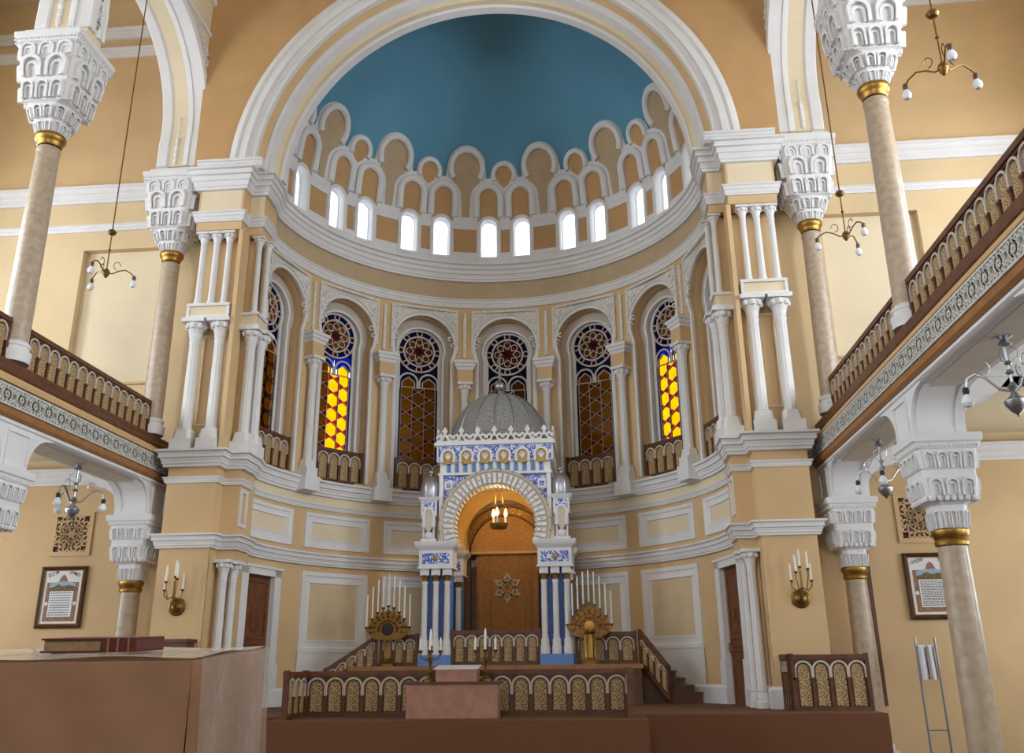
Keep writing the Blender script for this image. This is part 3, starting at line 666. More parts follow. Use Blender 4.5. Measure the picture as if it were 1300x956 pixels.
balustrade('gallery_balustrade', 'wooden balustrade of the left gallery between the two marble columns', 'balustrade', (-XR, 15.3, ZG+.03), (-XR, 20.2), .83, 14, 'gallery balustrades')
balustrade('gallery_balustrade', 'wooden balustrade of the left gallery before the nearer column at the left edge', 'balustrade', (-XR, 9.8, ZG+.03), (-XR, 14.7), .83, 14, 'gallery balustrades')
balustrade('gallery_balustrade', 'wooden balustrade of the right gallery between the two marble columns', 'balustrade', (XR, 20.2, ZG+.03), (XR, 15.3), .83, 14, 'gallery balustrades')
balustrade('gallery_balustrade', 'wooden balustrade of the right gallery nearest the upper right corner', 'balustrade', (XR, 14.7, ZG+.03), (XR, 9.0), .83, 16, 'gallery balustrades')
# ------------------------------------------------------------------ galleries
for s, side in (LS, RS):
    g = thing('gallery', f'{side} gallery with ornamental metal front above the aisle', 'gallery', (0, 0, 0))
    y0, y1 = -9.5, 20.9
    def bx(mb, a, b, *r): x0, x1 = sorted((s*a, s*b)); return mb.box(x0, x1, *r)
    bx(MB(), 7.62, 14.8, y0, 21.2, 6.74, ZG+.02).build('floor_slab', 'wood', g)
    pr = lambda P: MB().rings([[(s*x, y, z) for x, z in P] for y in (y0, y1)])
    pr([(7.66, 6.62), (7.58, 6.62), (7.55, 6.66), (7.55, 6.72), (7.62, 6.78), (7.66, ZG), (7.8, ZG)]).build('top_ledge', 'wood', g)
    pr([(7.6, 6.44), (7.47, 6.44), (7.46, 6.48), (7.5, 6.53), (7.56, 6.58), (7.57, 6.63), (7.7, 6.63)]).build('tan_moulding', 'ledge_tan', g)
    pr([(7.6, 6.39), (7.44, 6.39), (7.43, 6.42), (7.46, 6.45), (7.6, 6.45)]).build('upper_strip', 'wood', g)
    pr([(7.6, 5.86), (7.46, 5.86), (7.42, 5.9), (7.41, 5.98), (7.45, 6.03), (7.47, 6.06), (7.6, 6.06)]).build('lower_beam', 'wood_light', g)
    bx(MB(), 7.53, 7.6, y0, y1, 6.0, 6.42).build('fascia_back', 'dark_back', g)
    pr([(7.5, 5.86), (7.47, 5.83), (7.47, 5.79), (7.52, 5.75), (7.6, 5.73), (8.3, 5.73), (8.36, 5.78), (8.4, 5.86), (8.4, 6.74), (7.6, 6.74)]).build('edge_beam', 'plaster_white', g)
    bx(MB(), 7.66, 8.2, y0, y1, 5.722, 5.74).build('soffit_panel', 'arch_grey', g)
    bx(MB(), 8.4, 14.8, y0, 21.2, 6.6, 6.72).build('aisle_ceiling', 'cream', g)
    for y in (15, 9.5, 4):
        bx(MB(), 8.4, 14.8, y-.3, y+.3, 6.0, 6.62).build('cross_beam', 'plaster_white', g); bx(MB(), 8.4, 14.8, y-.36, y+.36, 6.0, 6.1).build('beam_moulding', 'plaster_white', g)
        # curved bracket over the lower capital
    w = .42; Mp = lambda u, v, d: (s*(7.47+d), u, v) if 0 else (s*(7.46-d), u, v)
    mb = MB()
    Mx = lambda u, v, d: (s*(7.47+.0)-s*d, u, v)
    mb.plate(Mx, [(0, 6.04), (w, 6.04), (w, 6.075), (0, 6.075)], -.03, .05).plate(Mx, [(0, 6.36), (w, 6.36), (w, 6.395), (0, 6.395)], -.03, .05)
    b_ = [(-.02, -.03), (-.014, .045), (.014, .045), (.02, -.03)]
    mb.sweep(Mx, [(0, 6.08), (w/2, 6.36), (w, 6.08)], b_).sweep(Mx, [(0, 6.36), (w/2, 6.08), (w, 6.36)], b_)
    for uc, zc, r in ((w/2, 6.22, .095), (w/2, 6.22, .04), (0, 6.22, .07), (w*.25, 6.31, .035), (w*.75, 6.31, .035), (w*.25, 6.13, .035), (w*.75, 6.13, .035)):
        mb.sweep(Mx, arc(uc, zc, r, 0, 360, 10)[:-1], b_, closed=True)
    me = mb.mesh('lattice_unit', 'grille_metal', False)
    for i in range(34): obj('lattice_unit', me, g, (0, 20.9-w*(i+1), 0))
    for y in (15, 20.5, 9.5):
        r = .62; P = [(y-.38, 5.03)]+[(y-.38-r+r*cos(rad(a)), 5.12+r*sin(rad(a))) for a in range(0, 91, 9)]+[(y-1.12, 5.78), (y+1.12, 5.78)]+[(y+.38+r-r*cos(rad(a)), 5.12+r*sin(rad(a))) for a in range(90, -1, -9)]+[(y+.38, 5.03)]
        if y > 20: P = [(u, v) for u, v in P if u <= y+.5]+[]; P = [(y-.38, 5.03)]+[(y-.38-r+r*cos(rad(a)), 5.12+r*sin(rad(a))) for a in range(0, 91, 9)]+[(y-1.12, 5.78), (y+.4, 5.78), (y+.4, 5.03)]
        br = MB().plate(lambda u, v, d: (s*d, u, v), P, 7.5, 8.32).build('bracket', 'plaster_white', g)
        MB().sweep(lambda u, v, d: (s*(7.5-d), u, v), [(y-.3, 5.1), (y-.3, 5.68), (y+.3, 5.68), (y+.3, 5.1)], [(-.03, 0), (-.03, .03), (.02, .03), (.02, 0)], closed=True).build('bracket_panel', 'plaster_white', br)
        pth = [(y-.38-r+r*cos(rad(a)), 5.12+r*sin(rad(a))) for a in range(0, 91, 9)]
        for x in (7.62, 8.2): MB().sweep(lambda u, v, d: (s*(x+d), u, v), pth, [(-.02, -.04), (.03, -.04), (.03, .04), (-.02, .04)]).build('bracket_rib', 'plaster_white', br)
        Q = [(8.28, 5.03)]+[(8.28+r-r*cos(rad(a)), 5.12+r*sin(rad(a)) if 1 else 0) for a in range(0, 91, 9)]+[(9.2, 6.05), (8.28, 6.05)]
        MB().plate(lambda u, v, d: (s*u, y+d, v), Q, -.3, .3).build('aisle_bracket', 'plaster_white', g)
# ------------------------------------------------------------------ colonnettes
def colonnette(name, label, loc, z0, z1, r, group, block=None, rz=0, base=.45, m='plaster_white', flutes=10):
    t = thing(name, label, 'column', (loc[0], loc[1], z0), rz, group); H = z1-z0; cap = max(.26, r*3.6)
    if base > .3: MB().box(-r*1.75, r*1.75, -r*1.75, r*1.75, 0, base*.55).rings([section(base*.55, r*1.6, r*.5), section(base, r*1.35, r*.55)]).build('base', 'plaster_white', t)
    else: MB().lathe([(r*1.5, 0), (r*1.5, base*.4), (r*1.25, base*.5), (r*1.3, base*.8), (r, base)], 14).build('base', 'plaster_white', t)
    mb = MB(); n = flutes*2
    R = []
    for z, k in ((base, 1.0), (base+.03, 1.12), (base+.07, 1.0), (H-cap-.1, .88), (H-cap-.06, 1.0), (H-cap, .9)): R.append([(r*k*(1 if j % 2 else .93)*cos(2*pi*j/n), r*k*(1 if j % 2 else .93)*sin(2*pi*j/n), z) for j in range(n)])
    mb.rings(R).build('shaft', m, t)
    mb = MB().lathe([(r*.95, H-cap), (r*1.05, H-cap*.8), (r*1.35, H-cap*.5), (r*1.8, H-cap*.22)], 12).box(-r*1.95, r*1.95, -r*1.95, r*1.95, H-cap*.2, H)
    for j in range(8):
        a = 2*pi*j/8; mb.sphere((r*1.5*cos(a), r*1.5*sin(a), H-cap*.36), r*.48, 6, 4, 1.2)
    mb.build('capital', 'carved_white', t); return t
for k in range(-3, 3):
    a = (k+.5)*BAY; R = RA-.16; p = (R*sin(a), YC+R*cos(a))
    o = 'left' if k < 0 else 'right'; i = abs(k+.5)
    l = {.5: f'slim white colonnette just {o} of the window behind the ark', 1.5: f'slim white colonnette between the dark and the glowing window on the {o}', 2.5: f'slim white colonnette beyond the glowing window near the {o} pier'}[i]
    t = colonnette('window_colonnette', l, p, 6.47, 9.78, .115, 'colonnettes between the stained windows', rz=-a)
    MB().box(-.23, .23, -.16, .3, 3.31, 3.72).build('impost_block', 'ochre', t, smooth=False)
    MB().sweep(plan, [(-.25, .3), (-.25, -.16), (.25, -.16), (.25, .3)][::1], [(-.1, 3.7), (.0, 3.7), (.02, 3.78), (.05, 3.8), (.06, 3.88), (.09, 3.9), (.1, 3.98), (-.1, 3.98)]).build('impost_cornice', 'plaster_white', t)
    MB().box(-.27, .27, -.24, .3, -.36, .02).build('pedestal', 'plaster_white', t, smooth=False)
for s, side in (LS, RS):
    nmx = ['outermost', 'middle', 'innermost']
    for i, x in enumerate((6.94, 6.61, 6.28)): colonnette('pier_colonnette', f'{nmx[i]} of three slim upper colonnettes on the {side} chancel pier', (s*x, 20.2), 10.1, 12.05, .082, 'upper colonnettes on the chancel piers', base=.1)
    for i, x in enumerate((6.9, 6.28)): colonnette('pier_column', f'{("outer", "inner")[i]} fluted white lower column on the front of the {side} chancel pier', (s*x, 20.2), 6.47, 9.72, .14, 'lower columns on the chancel piers', base=.52)
    for i, (x, y) in enumerate(((5.66, 20.58), (5.55, 20.92))):
        colonnette('reveal_column', f'{("front", "rear")[i]} white lower column on the inner reveal of the {side} chancel pier', (s*x, y), 6.47, 9.6, .13, 'lower columns on the chancel reveals', base=.5)
        colonnette('reveal_colonnette', f'{("front", "rear")[i]} slim upper colonnette on the inner reveal of the {side} chancel pier', (s*x, y), 9.98, 12.05, .075, 'upper colonnettes on the chancel reveals', base=.1)
    # entablature blocks between the two orders
    b = thing('entablature_block', f'white trimmed block between upper and lower columns on the front of the {side} pier', 'entablature', (s*6.59, 20.25, 9.72), 0, 'entablature blocks')
    MB().box(-.48, .48, -.2, .25, .06, .33).build('block', 'cream', b, smooth=False); MB().box(-.53, .53, -.25, .25, 0, .07).box(-.53, .53, -.25, .25, .31, .38).box(-.53, -.46, -.23, .25, .05, .33).box(.46, .53, -.23, .25, .05, .33).build('edge_moulding', 'plaster_white', b, smooth=False)
    b = thing('entablature_block', f'white trimmed block between upper and lower columns on the reveal of the {side} pier', 'entablature', (s*5.72, 20.7, 9.6), 0, 'entablature blocks')
    MB().box(-.2, .2, -.25, .4, .06, .33).build('block', 'cream', b, smooth=False); MB().box(-.25, .25, -.3, .4, 0, .07).box(-.25, .25, -.3, .4, .31, .38).build('edge_moulding', 'plaster_white', b, smooth=False)
    for i, (x, y) in enumerate(((5.75, 20.4), (5.68, 20.79))):
        colonnette('door_column', f'{("front", "rear")[i]} white column beside the wooden door at the {side} pier', (s*x, y), .9, 4.05, .1, 'columns beside the chancel doors', base=.3)
    # doors
    a = s*rad(77.5); o = struct(obj(f'door_{1 if s < 0 else 2}', None, None, ((RA+.08)*sin(a), YC+(RA+.08)*cos(a), .9), -a), f'brown panelled wooden door in the {side} of the apse', 'door')
    mb = MB().box(-.6, .6, 0, .06, 0, 3.05); mb.build('leaf', 'door_wood', o, smooth=False)
    for z0, z1 in ((1.55, 2.85), (1.25, 1.42), (.95, 1.15), (.15, .85)):
        x0, x1 = -.48, .48
        mb = MB().sweep(wallY(0), [(x0, z0), (x1, z0), (x1, z1), (x0, z1)], [(-.03, 0), (-.03, .03), (.03, .03), (.03, 0)], closed=True); mb.build('panel', 'door_wood', o)
    MB().sweep(wallY(0), [(-.12, 1.75), (.2, 1.75), (.2, 2.05), (-.12, 2.05)], [(-.02, 0), (-.02, .03), (.02, .03), (.02, 0)], closed=True).build('hatch', 'door_wood', o)
    MB().tube([(s*-.48, -.03, 1.1), (s*-.48, -.08, 1.1), (s*-.48, -.08, 1.3), (s*-.48, -.03, 1.3)], .018, 6).build('handle', 'brass', o)
    mb = MB()
    for e in (-1, 1): mb.box(e*.6-.02 if e > 0 else -.86, .86 if e > 0 else -.58, -.16, -.03, -.0, 3.16)
    mb.box(-.86, .86, -.16, -.03, 2.98, 3.18).box(-.9, -.56, -.19, -.03, 0, .95).box(.56, .9, -.19, -.03, 0, .95)
    mb.box(-.9, .9, -.19, -.03, 3.14, 3.2); mb.build('door_frame', 'plaster_white', o, smooth=False)
# window balconies
BL_ = ['left end', 'glowing left', 'dark left', 'central', 'dark right', 'glowing right', 'right end']
for i, k in enumerate(range(-3, 4)):
    a = k*BAY; R = RA+.02; c = Vector((R*sin(a), YC+R*cos(a), 6.52)); t = Vector((cos(a), -sin(a), 0))
    balustrade('window_balustrade', f'small wooden balustrade under the {BL_[i]} stained window', 'balustrade', c-t*.74, c+t*.74, .92, 4, 'small balustrades under the stained windows', newel=(1, 1), wide=.05)
# ================================================================== ARK AND CHANCEL FURNITURE
ZP = 1.78
pl = struct(MB().box(-3.45, 3.45, 23.05, 26.7, .9, ZP).build('floor_ark', 'wood', smooth=False), 'dark wooden platform on which the ark stands', 'platform')
MB().box(-3.5, 3.5, 22.98, 23.1, ZP-.1, ZP+.004).build('nosing', 'wood_light', pl, smooth=False)
for s, side in (LS, RS):
    st = thing('platform_steps', f'dark wooden steps climbing to the ark platform from the {side}', 'stairs', (s*3.45, 24.15, .9), 0, 'steps to the ark platform')
    for i in range(5):
        w0 = .62+.2*i; zt = .88-.16*i
        x0, x1 = sorted((s*.02, s*w0)); MB().box(x0, x1, -.5, .7, max(0, zt-.16) if i < 4 else 0, zt).box(*sorted((s*.02, s*(w0+.03))), -.53, .7, zt-.04, zt+.002).build('step', 'wood', st, smooth=False)
ark = thing('torah_ark', 'white and blue canopied ark with a silver lattice dome in the apse', 'ark', (0, 23.3, ZP))
F = wallY(0)
def ark_pier(sx, y, nm_):
    x = sx*1.48; S = lambda u, v, d: (x+u, y-d, v)
    p = MB().box(x-.40, x+.40, y-.04, y+.62, 0, .25).build(nm_, 'sky_blue', ark, smooth=False)
    MB().box(x-.34, x+.34, y+.14, y+.56, .25, 2.3).build('blue_core', 'column_blue', p, smooth=False)
    MB().box(x-.36, x-.335, y+.12, y+.58, .25, 2.3).box(x+.335, x+.36, y+.12, y+.58, .25, 2.3).build('side_panel', 'sky_blue', p, smooth=False)
    for e in (-.28, 0, .28):
        MB().lathe([(.115, .25), (.115, .42), (.1, .45), (.1, .58), (.075, .62), (.085, .66), (.072, .7), (.072, 1.3), (.078, 1.33), (.072, 1.36), (.066, 1.9), (.08, 1.93), (.08, 1.98)], 14, (x+e, y+.06, 0)).box(x+e-.11, x+e+.11, y-.03, y+.2, 2.12, 2.3).build('column', 'plaster_white', p)
        MB().lathe([(.07, 1.98), (.075, 2.02), (.1, 2.1), (.11, 2.13)], 12, (x+e, y+.06, 0)).build('gilt_capital', 'gold', p)
    b = MB().box(x-.42, x+.42, y-.06, y+.64, 2.3, 2.74).box(x-.45, x+.45, y-.09, y+.66, 2.28, 2.33).build('frieze_block', 'plaster_white', p, smooth=False)
    MB().box(x-.34, x+.34, y-.068, y-.05, 2.4, 2.66).build('tile_panel', 'blue_tile', p, smooth=False)
    MB().lathe([(.075, -.02), (.075, 0), (.03, .03), (.001, .035)], 10).build('boss', 'niche_gold', p).matrix_local = Matrix.Translation((x, y-.068, 2.53)) @ Matrix.Rotation(pi/2, 4, 'X')
    MB().sweep(plan, [(x-.42, y+.66), (x-.42, y-.06), (x+.42, y-.06), (x+.42, y+.66)], [(-.3, 2.72), (.0, 2.72), (.03, 2.78), (.08, 2.82), (.1, 2.86), (.12, 2.94), (-.3, 2.94)]).build('cornice', 'plaster_white', p)
    MB().box(x-.4, x+.4, y, y+.6, 2.72, 2.935).build('cornice_fill', 'plaster_white', p, smooth=False)
for sx in (-1, 1): ark_pier(sx, 0, 'front_pier'); ark_pier(sx, 1.95, 'rear_pier')
OPN = horseshoe(0, 2.94, .97, 3.33, 1.03, 40)
mb = MB(); open_wall(mb, lambda u, v, d: (u, .08-d, v), -1.4, 1.4, 2.94, 4.66, [OPN], .3, .2); mb.build('tiled_front', 'blue_tile', ark)
mb = MB(); open_wall(mb, lambda u, v, d: (u, 2.5+d, v), -1.4, 1.4, 2.94, 5.4, [OPN], .1, .2); mb.build('rear_wall', 'canopy_inside', ark)
for sx in (-1, 1):
    x0, x1 = sorted((sx*1.4, sx*1.3)); mb = MB()
    open_wall(mb, wallX(sx*1.4, sx), .08, 2.5, 2.94, 5.4, [horseshoe(1.29, 2.94, .62, 3.3, .66, 20)], .1, .4); open_wall(mb, wallX(sx*1.3, -sx), .08, 2.5, 2.94, 5.4, [horseshoe(1.29, 2.94, .62, 3.3, .66, 20)], 0, .4)
    mb.build('side_wall', 'plaster_white', ark)
    MB().box(sx*1.38-.05, sx*1.38+.05, .0, .1, 2.94, 4.66).build('corner_post', 'plaster_white', ark, smooth=False)
    MB().sweep(lambda u, v, d: (u, .08-d, v), [(sx*1.12, 4.28), (sx*1.12, 4.45), (sx*1.28, 4.45), (sx*1.28, 4.28)], [(-.03, 0), (-.03, .03), (.02, .03), (.02, 0)], closed=True).build('spandrel_boss', 'plaster_white', ark)
MB().box(-1.35, 1.35, .1, 2.5, 5.3, 5.36).build('inner_ceiling', 'canopy_inside', ark, smooth=False)
mb = MB(); mb.grid(lambda a, y: (1.28*cos(a), y, 3.6+1.28*sin(a)), [rad(6*i) for i in range(31)], [.3, 2.48]); mb.build('inner_vault', 'canopy_inside', ark)
SF = lambda u, v, d: (u, .08-d, v)
av = MB().sweep(SF, OPN, [(-.0, -.28), (-.0, .1), (.05, .14), (.1, .1), (.3, .12), (.33, .16), (.38, .16), (.4, .1), (.4, -.02), (.2, -.28)]).build('archivolt', 'arch_grey', ark)
mb = MB(); mg = MB(); md = MB()
for i in range(35):
    a = rad(-20+220*i/34); c_, s_ = cos(a), sin(a)
    P = lambda r, t, d: (r*c_-t*s_, .08-d, 3.33+r*s_+t*c_)
    mb.add([P(r, t, d) for r in (1.06, 1.3) for t in (-.038, .038) for d in (.08, .155)], [(0, 1, 3, 2), (4, 6, 7, 5), (0, 4, 5, 1), (2, 3, 7, 6), (0, 2, 6, 4), (1, 5, 7, 3)])
    md.add([P(r, t, d) for r in (1.005, 1.05) for t in (-.03, .03) for d in (-.27, .1)], [(0, 1, 3, 2), (4, 6, 7, 5), (0, 4, 5, 1), (2, 3, 7, 6), (0, 2, 6, 4), (1, 5, 7, 3)])
    if i % 2 == 0: mg.sphere(P(1.4, 0, .15), .026, 6, 4); mg.sphere(P(1.18, 0, .16), .018, 6, 4)
mb.build('voussoir_ribs', 'carved_white', av, smooth=False); md.build('intrados_ribs', 'carved_white', av, smooth=False); mg.build('gilt_beads', 'gold', av)
MB().tube([P_ for P_ in [(1.4*cos(rad(a)), -.07, 3.33+1.4*sin(rad(a))) for a in range(-18, 199, 6)]], .012, 5).build('gilt_line', 'gold', av)
# corbel gallery
cg = MB().box(-1.46, 1.46, -.02, 2.56, 4.62, 4.68).box(-1.42, 1.42, .04, 2.52, 4.66, 4.96).build('corbel_band', 'plaster_white', ark, smooth=False)
for i in range(12):
    u = -1.2+2.4*i/11
    MB().plate(lambda a, b, d: (a, .04-d, b), [(u+.05, 4.69)]+[(u+.045, 4.86)]+arc(u, 4.88, .04, 0, 180, 6)+[(u-.05, 4.69)], 0, .012).build('blue_niche', 'sky_blue', cg, smooth=False)
    if i < 11: MB().box(u+.109-.035, u+.109+.035, -.03, .05, 4.68, 4.98).build('corbel', 'plaster_white', cg, smooth=False)
ag = MB().box(-1.5, 1.5, -.04, 2.6, 4.96, 5.4).build('arcade_band', 'plaster_white', ark, smooth=False)
MB().box(-1.46, 1.46, -.052, -.035, 5.0, 5.36).build('tile_field', 'blue_tile', ag, smooth=False)
for i in range(6):
    u = -1.2+2.4*i/5
    AG = lambda a, b, d: (a, -.045-d, b)
    MB().sweep(AG, [(u+.15, 4.93)]+arc(u, 5.1, .165, -10, 190, 14)+[(u-.15, 4.93)], [(-.03, 0), (-.03, .06), (.03, .06), (.03, 0)]).build('arch_rib', 'plaster_white', ag)
    MB().plate(AG, [(u+.1, 4.9)]+arc(u, 5.1, .135, -20, 200, 12)+[(u-.1, 4.9)], 0, .015).build('gilt_shell', 'niche_gold', ag)
    mb = MB()
    for j in range(5): a = rad(30+30*j); mb.tube([AG(u, 5.0, .03), AG(u+.1*cos(a), 5.06+.13*sin(a), .03)], .014, 5)
    mb.build('shell_fluting', 'carved_white', ag)
MB().box(-1.56, 1.56, -.1, 2.66, 5.38, 5.46).build('top_cornice', 'plaster_white', ark, smooth=False)
# cresting
def crest_mesh():
    G = lambda u, v, d: (u, -d, v); P = [(-.026, -.02), (-.026, .03), (.026, .03), (.026, -.02)]; mb = MB()
    for e in (-1, 1):
        path = [(e*.2, .03), (e*.1, .06), (e*.06, .14), (e*.12, .2), (e*.19, .16), (e*.2, .1)]
        mb.sweep(G, path, P)
        mb.sweep(G, [(e*.06, .14), (0, .2), (e*-.02, .24)], P)
    mb.plate(G, [(0, .22), (.075, .3), (0, .42), (-.075, .3)], -.02, .03).plate(G, [(-.22, 0), (.22, 0), (.22, .035), (-.22, .035)], -.025, .035)
    return mb.mesh('cresting_unit', 'plaster_white', False)
cm = crest_mesh(); gm = MB().lathe([(.045, -.03), (.05, 0), (.02, .02)], 8).mesh('gilt_rosette', 'niche_gold')
for i in range(7):
    x = -1.29+.43*i; obj('cresting_unit', cm, ark, (x, -.05, 5.46))
    if i < 6: q = obj('gilt_rosette', gm, ark, (x+.215, -.05, 5.56)); q.rotation_euler = (pi/2, 0, 0)
for sx in (-1, 1):
    for i in range(6): obj('cresting_unit', cm, ark, (sx*1.5, .2+.43*i, 5.46), sx*pi/2)
dm = MB().lathe([(1.34, 5.44), (1.355, 5.6)]+[(1.355*cos(rad(a)), 5.62+1.5*sin(rad(a))) for a in range(4, 88, 4)]+[(.03, 7.12)], 48, (0, 1.4, 0)).build('dome', 'dome_lattice', ark)
for j in range(16):
    a = 2*pi*j/16; MB().tube([(1.37*cos(rad(t))*cos(a), 1.4+1.37*cos(rad(t))*sin(a), 5.62+1.51*sin(rad(t))) for t in range(0, 88, 8)], .02, 5).build('dome_rib', 'silver', dm)
fn = MB().lathe([(.06, 7.1), (.08, 7.14), (.05, 7.18), (.05, 7.22)]+[(max(.05, .15*sin(rad(t))), 7.36-.15*cos(rad(t))) for t in range(20, 170, 15)]+[(.04, 7.52), (.03, 7.56), (.06, 7.58), (.05, 7.62), (.012, 8.3), (.002, 8.36)], 16, (0, 1.4, 0)).build('finial', 'silver', ark)
# turrets
for sx in (-1, 1):
    x = sx*1.68; y = .14
    t = MB().box(x-.2, x+.2, y-.16, y+.24, 2.94, 3.02).box(x-.15, x-.1, y-.14, y+.2, 3.02, 3.6).box(x+.1, x+.15, y-.14, y+.2, 3.02, 3.6).box(x-.12, x+.12, y+.12, y+.2, 3.02, 3.6).box(x-.2, x+.2, y-.18, y+.24, 3.58, 3.98).build('turret', 'plaster_white', ark, smooth=False)
    MB().box(x-.15, x+.15, y-.19, y-.175, 3.7, 3.94).build('tile_panel', 'blue_tile', t, smooth=False)
    T_ = lambda a, b, d: (x+a, y-.19-d, b)
    MB().sweep(T_, [(.14, 3.5)]+arc(0, 3.66, .12, -10, 190, 10)+[(-.14, 3.5)], [(-.025, -.02), (-.025, .03), (.025, .03), (.025, -.02)]).build('niche_arch', 'plaster_white', t)
    MB().plate(T_, [(.09, 3.3), (.1, 3.62)]+arc(0, 3.66, .1, 0, 180, 8)+[(-.1, 3.62), (-.09, 3.3), (0, 3.12)], -.01, .008).build('gilt_niche', 'arch_grey', t)
    for e in (-1, 1): MB().lathe([(.05, 3.3), (.06, 3.4), (.045, 3.55), (.07, 3.6)], 8, (x+e*.12, y-.16, 0)).build('niche_column', 'plaster_white', t)
    MB().sphere((x, y-.12, 3.1), .11, 12, 8).build('niche_ball', 'plaster_white', t)
    MB().sweep(plan, [(x-.2, y+.24), (x-.2, y-.18), (x+.2, y-.18), (x+.2, y+.24)], [(-.15, 3.95), (.0, 3.95), (.05, 4.0), (.08, 4.06), (-.15, 4.06)]).build('turret_cornice', 'plaster_white', t)
    R = []
    for z, r in ((4.05, .235), (4.08, .245), (4.3, .25), (4.42, .235), (4.52, .19), (4.6, .12), (4.64, .06)): R.append([(x+r*(1 if j % 3 else .93)*cos(2*pi*j/24), y+.03+r*(1 if j % 3 else .93)*sin(2*pi*j/24), z) for j in range(24)])
    MB().rings(R).build('turret_dome', 'silver', t)
    MB().lathe([(.03, 4.62), (.03, 4.68), (.02, 4.7)], 8, (x, y+.03, 0)).sphere((x, y+.03, 4.74), .06, 10, 6).build('turret_finial', 'silver', t)
# wooden cabinet with gilded arch behind
cb = thing('ark_cabinet', 'dark wooden cabinet with a gilded arch behind the canopy', 'cabinet', (0, 26.25, ZP))
for sx in (-1, 1):
    MB().box(sx*1.16-.16, sx*1.16+.16, -.06, .3, 0, 2.97).build('jamb', 'wood', cb, smooth=False); MB().box(sx*1.16-.2, sx*1.16+.2, -.1, .3, 2.85, 2.99).build('jamb_capital', 'wood_light', cb, smooth=False)
    MB().box(sx*1.16-.2, sx*1.16+.2, -.1, .3, 0, .2).build('jamb_base', 'wood', cb, smooth=False)
MB().box(-1.05, 1.05, .2, .3, 0, 3.0).build('back', 'wood', cb, smooth=False)
ga = MB().sweep(F, arc(0, 2.97, 1.02, 0, 180, 30), [(0, -.25), (0, .06), (.04, .08), (.06, .04), (.26, .04), (.28, .1), (.34, .1), (.34, -.25)]).build('gilded_arch', 'gold_arch', cb)
mb = MB()
for i in range(17): a = rad(10*i+10); mb.sweep(F, arc(1.18*cos(a), 2.97+1.18*sin(a), .06, 0, 360, 8)[:-1], [(-.012, .03), (-.012, .07), (.012, .07), (.012, .03)], closed=True)
mb.build('arch_ornament', 'gold', ga)
MB().plate(F, [(1.04, 2.9)]+arc(0, 2.97, 1.04, 0, 180, 24)+[(-1.04, 2.9)], -.2, -.15).build('tympanum', 'velvet_light', cb)
MB().box(-1.3, 1.3, -.14, .3, -.0, .04).build('sill', 'wood_light', cb, smooth=False)
cu = thing('ark_curtain', 'brown velvet curtain with a silver star hanging in the ark', 'curtain', (.04, 26.12, ZP))
pleat = lambda u: .025*sin(u*16)+.018*sin(u*31+1) if abs(u) > .45 else .01*sin(u*14)
mb = MB().grid(lambda u, v: (u, -.02-pleat(u)*(1.2-.3*v), v), [-.86+1.72*i/80 for i in range(81)], [.55+.2*j for j in range(13)]); mb.build('drape', 'velvet', cu)
vl = MB().grid(lambda u, v: (u, -.08-.012*sin(u*20), v), [-1.0+2.0*i/60 for i in range(61)], [2.98, 3.1, 3.2]).plate(wallY(-.06), [(1.0, 2.98)]+arc(0, 2.97, 1.0, 1, 179, 24)+[(-1.0, 2.98)], -.01, .01).build('valance', 'velvet_light', cu)
MB().box(-1.0, 1.0, -.105, -.065, 2.93, 3.0).build('fringe', 'fringe', vl, smooth=False)
mb = MB()
for a0 in (90, 270): mb.sweep(wallY(-.04), [(.37*cos(rad(a0+120*j)), 2.02+.37*sin(rad(a0+120*j))) for j in range(3)], [(-.03, 0), (-.03, .02), (.03, .02), (.03, 0)], closed=True)
mb.build('star', 'star_silver', cu)
MB().sweep(wallY(-.045), arc(0, 2.02, .1, 0, 360, 16)[:-1], [(-.012, 0), (-.012, .012), (.012, .012), (.012, 0)], closed=True).build('star_rosette', 'star_silver', cu)
MB().box(-.8, .8, -.06, -.035, .62, .66).build('hem', 'fringe', cu, smooth=False)
# hanging lamp in the canopy
hl = thing('hanging_lamp', 'small hanging lamp with three lit candle bulbs inside the ark', 'lamp', (0, 24.25, 5.15))
MB().lathe([(.02, -.02), (.2, 0), (.24, .08), (.24, .13), (.21, .1), (.18, .04), (.01, .03)], 20).build('bowl', 'brass', hl)
for j in range(3):
    a = 2*pi*j/3+.4; x, y = .19*cos(a), .19*sin(a)
    MB().tube([(x, y, .1), (x*.3, y*.3, 1.2), (0, 0, 1.92)], .006, 5).build('chain', 'brass', hl)
    c_ = MB().lathe([(.028, .06), (.028, .32)], 10, (x, y, 0)).build('candle', 'candle', hl)
    MB().lathe([(.02, .32), (.045, .37), (.04, .42), (.015, .5), (.002, .53)], 10, (x, y, 0)).build('flame_bulb', 'bulb_lit', c_)
lp = bpy.data.lights.new('lamp_glow', 'POINT'); lp.energy = 28; lp.color = (1, .68, .3); lp.shadow_soft_size = .12
lo_ = bpy.data.objects.new('lamp_glow', lp); COL.objects.link(lo_); lo_.location = (0, 0, .75); lo_.parent = hl
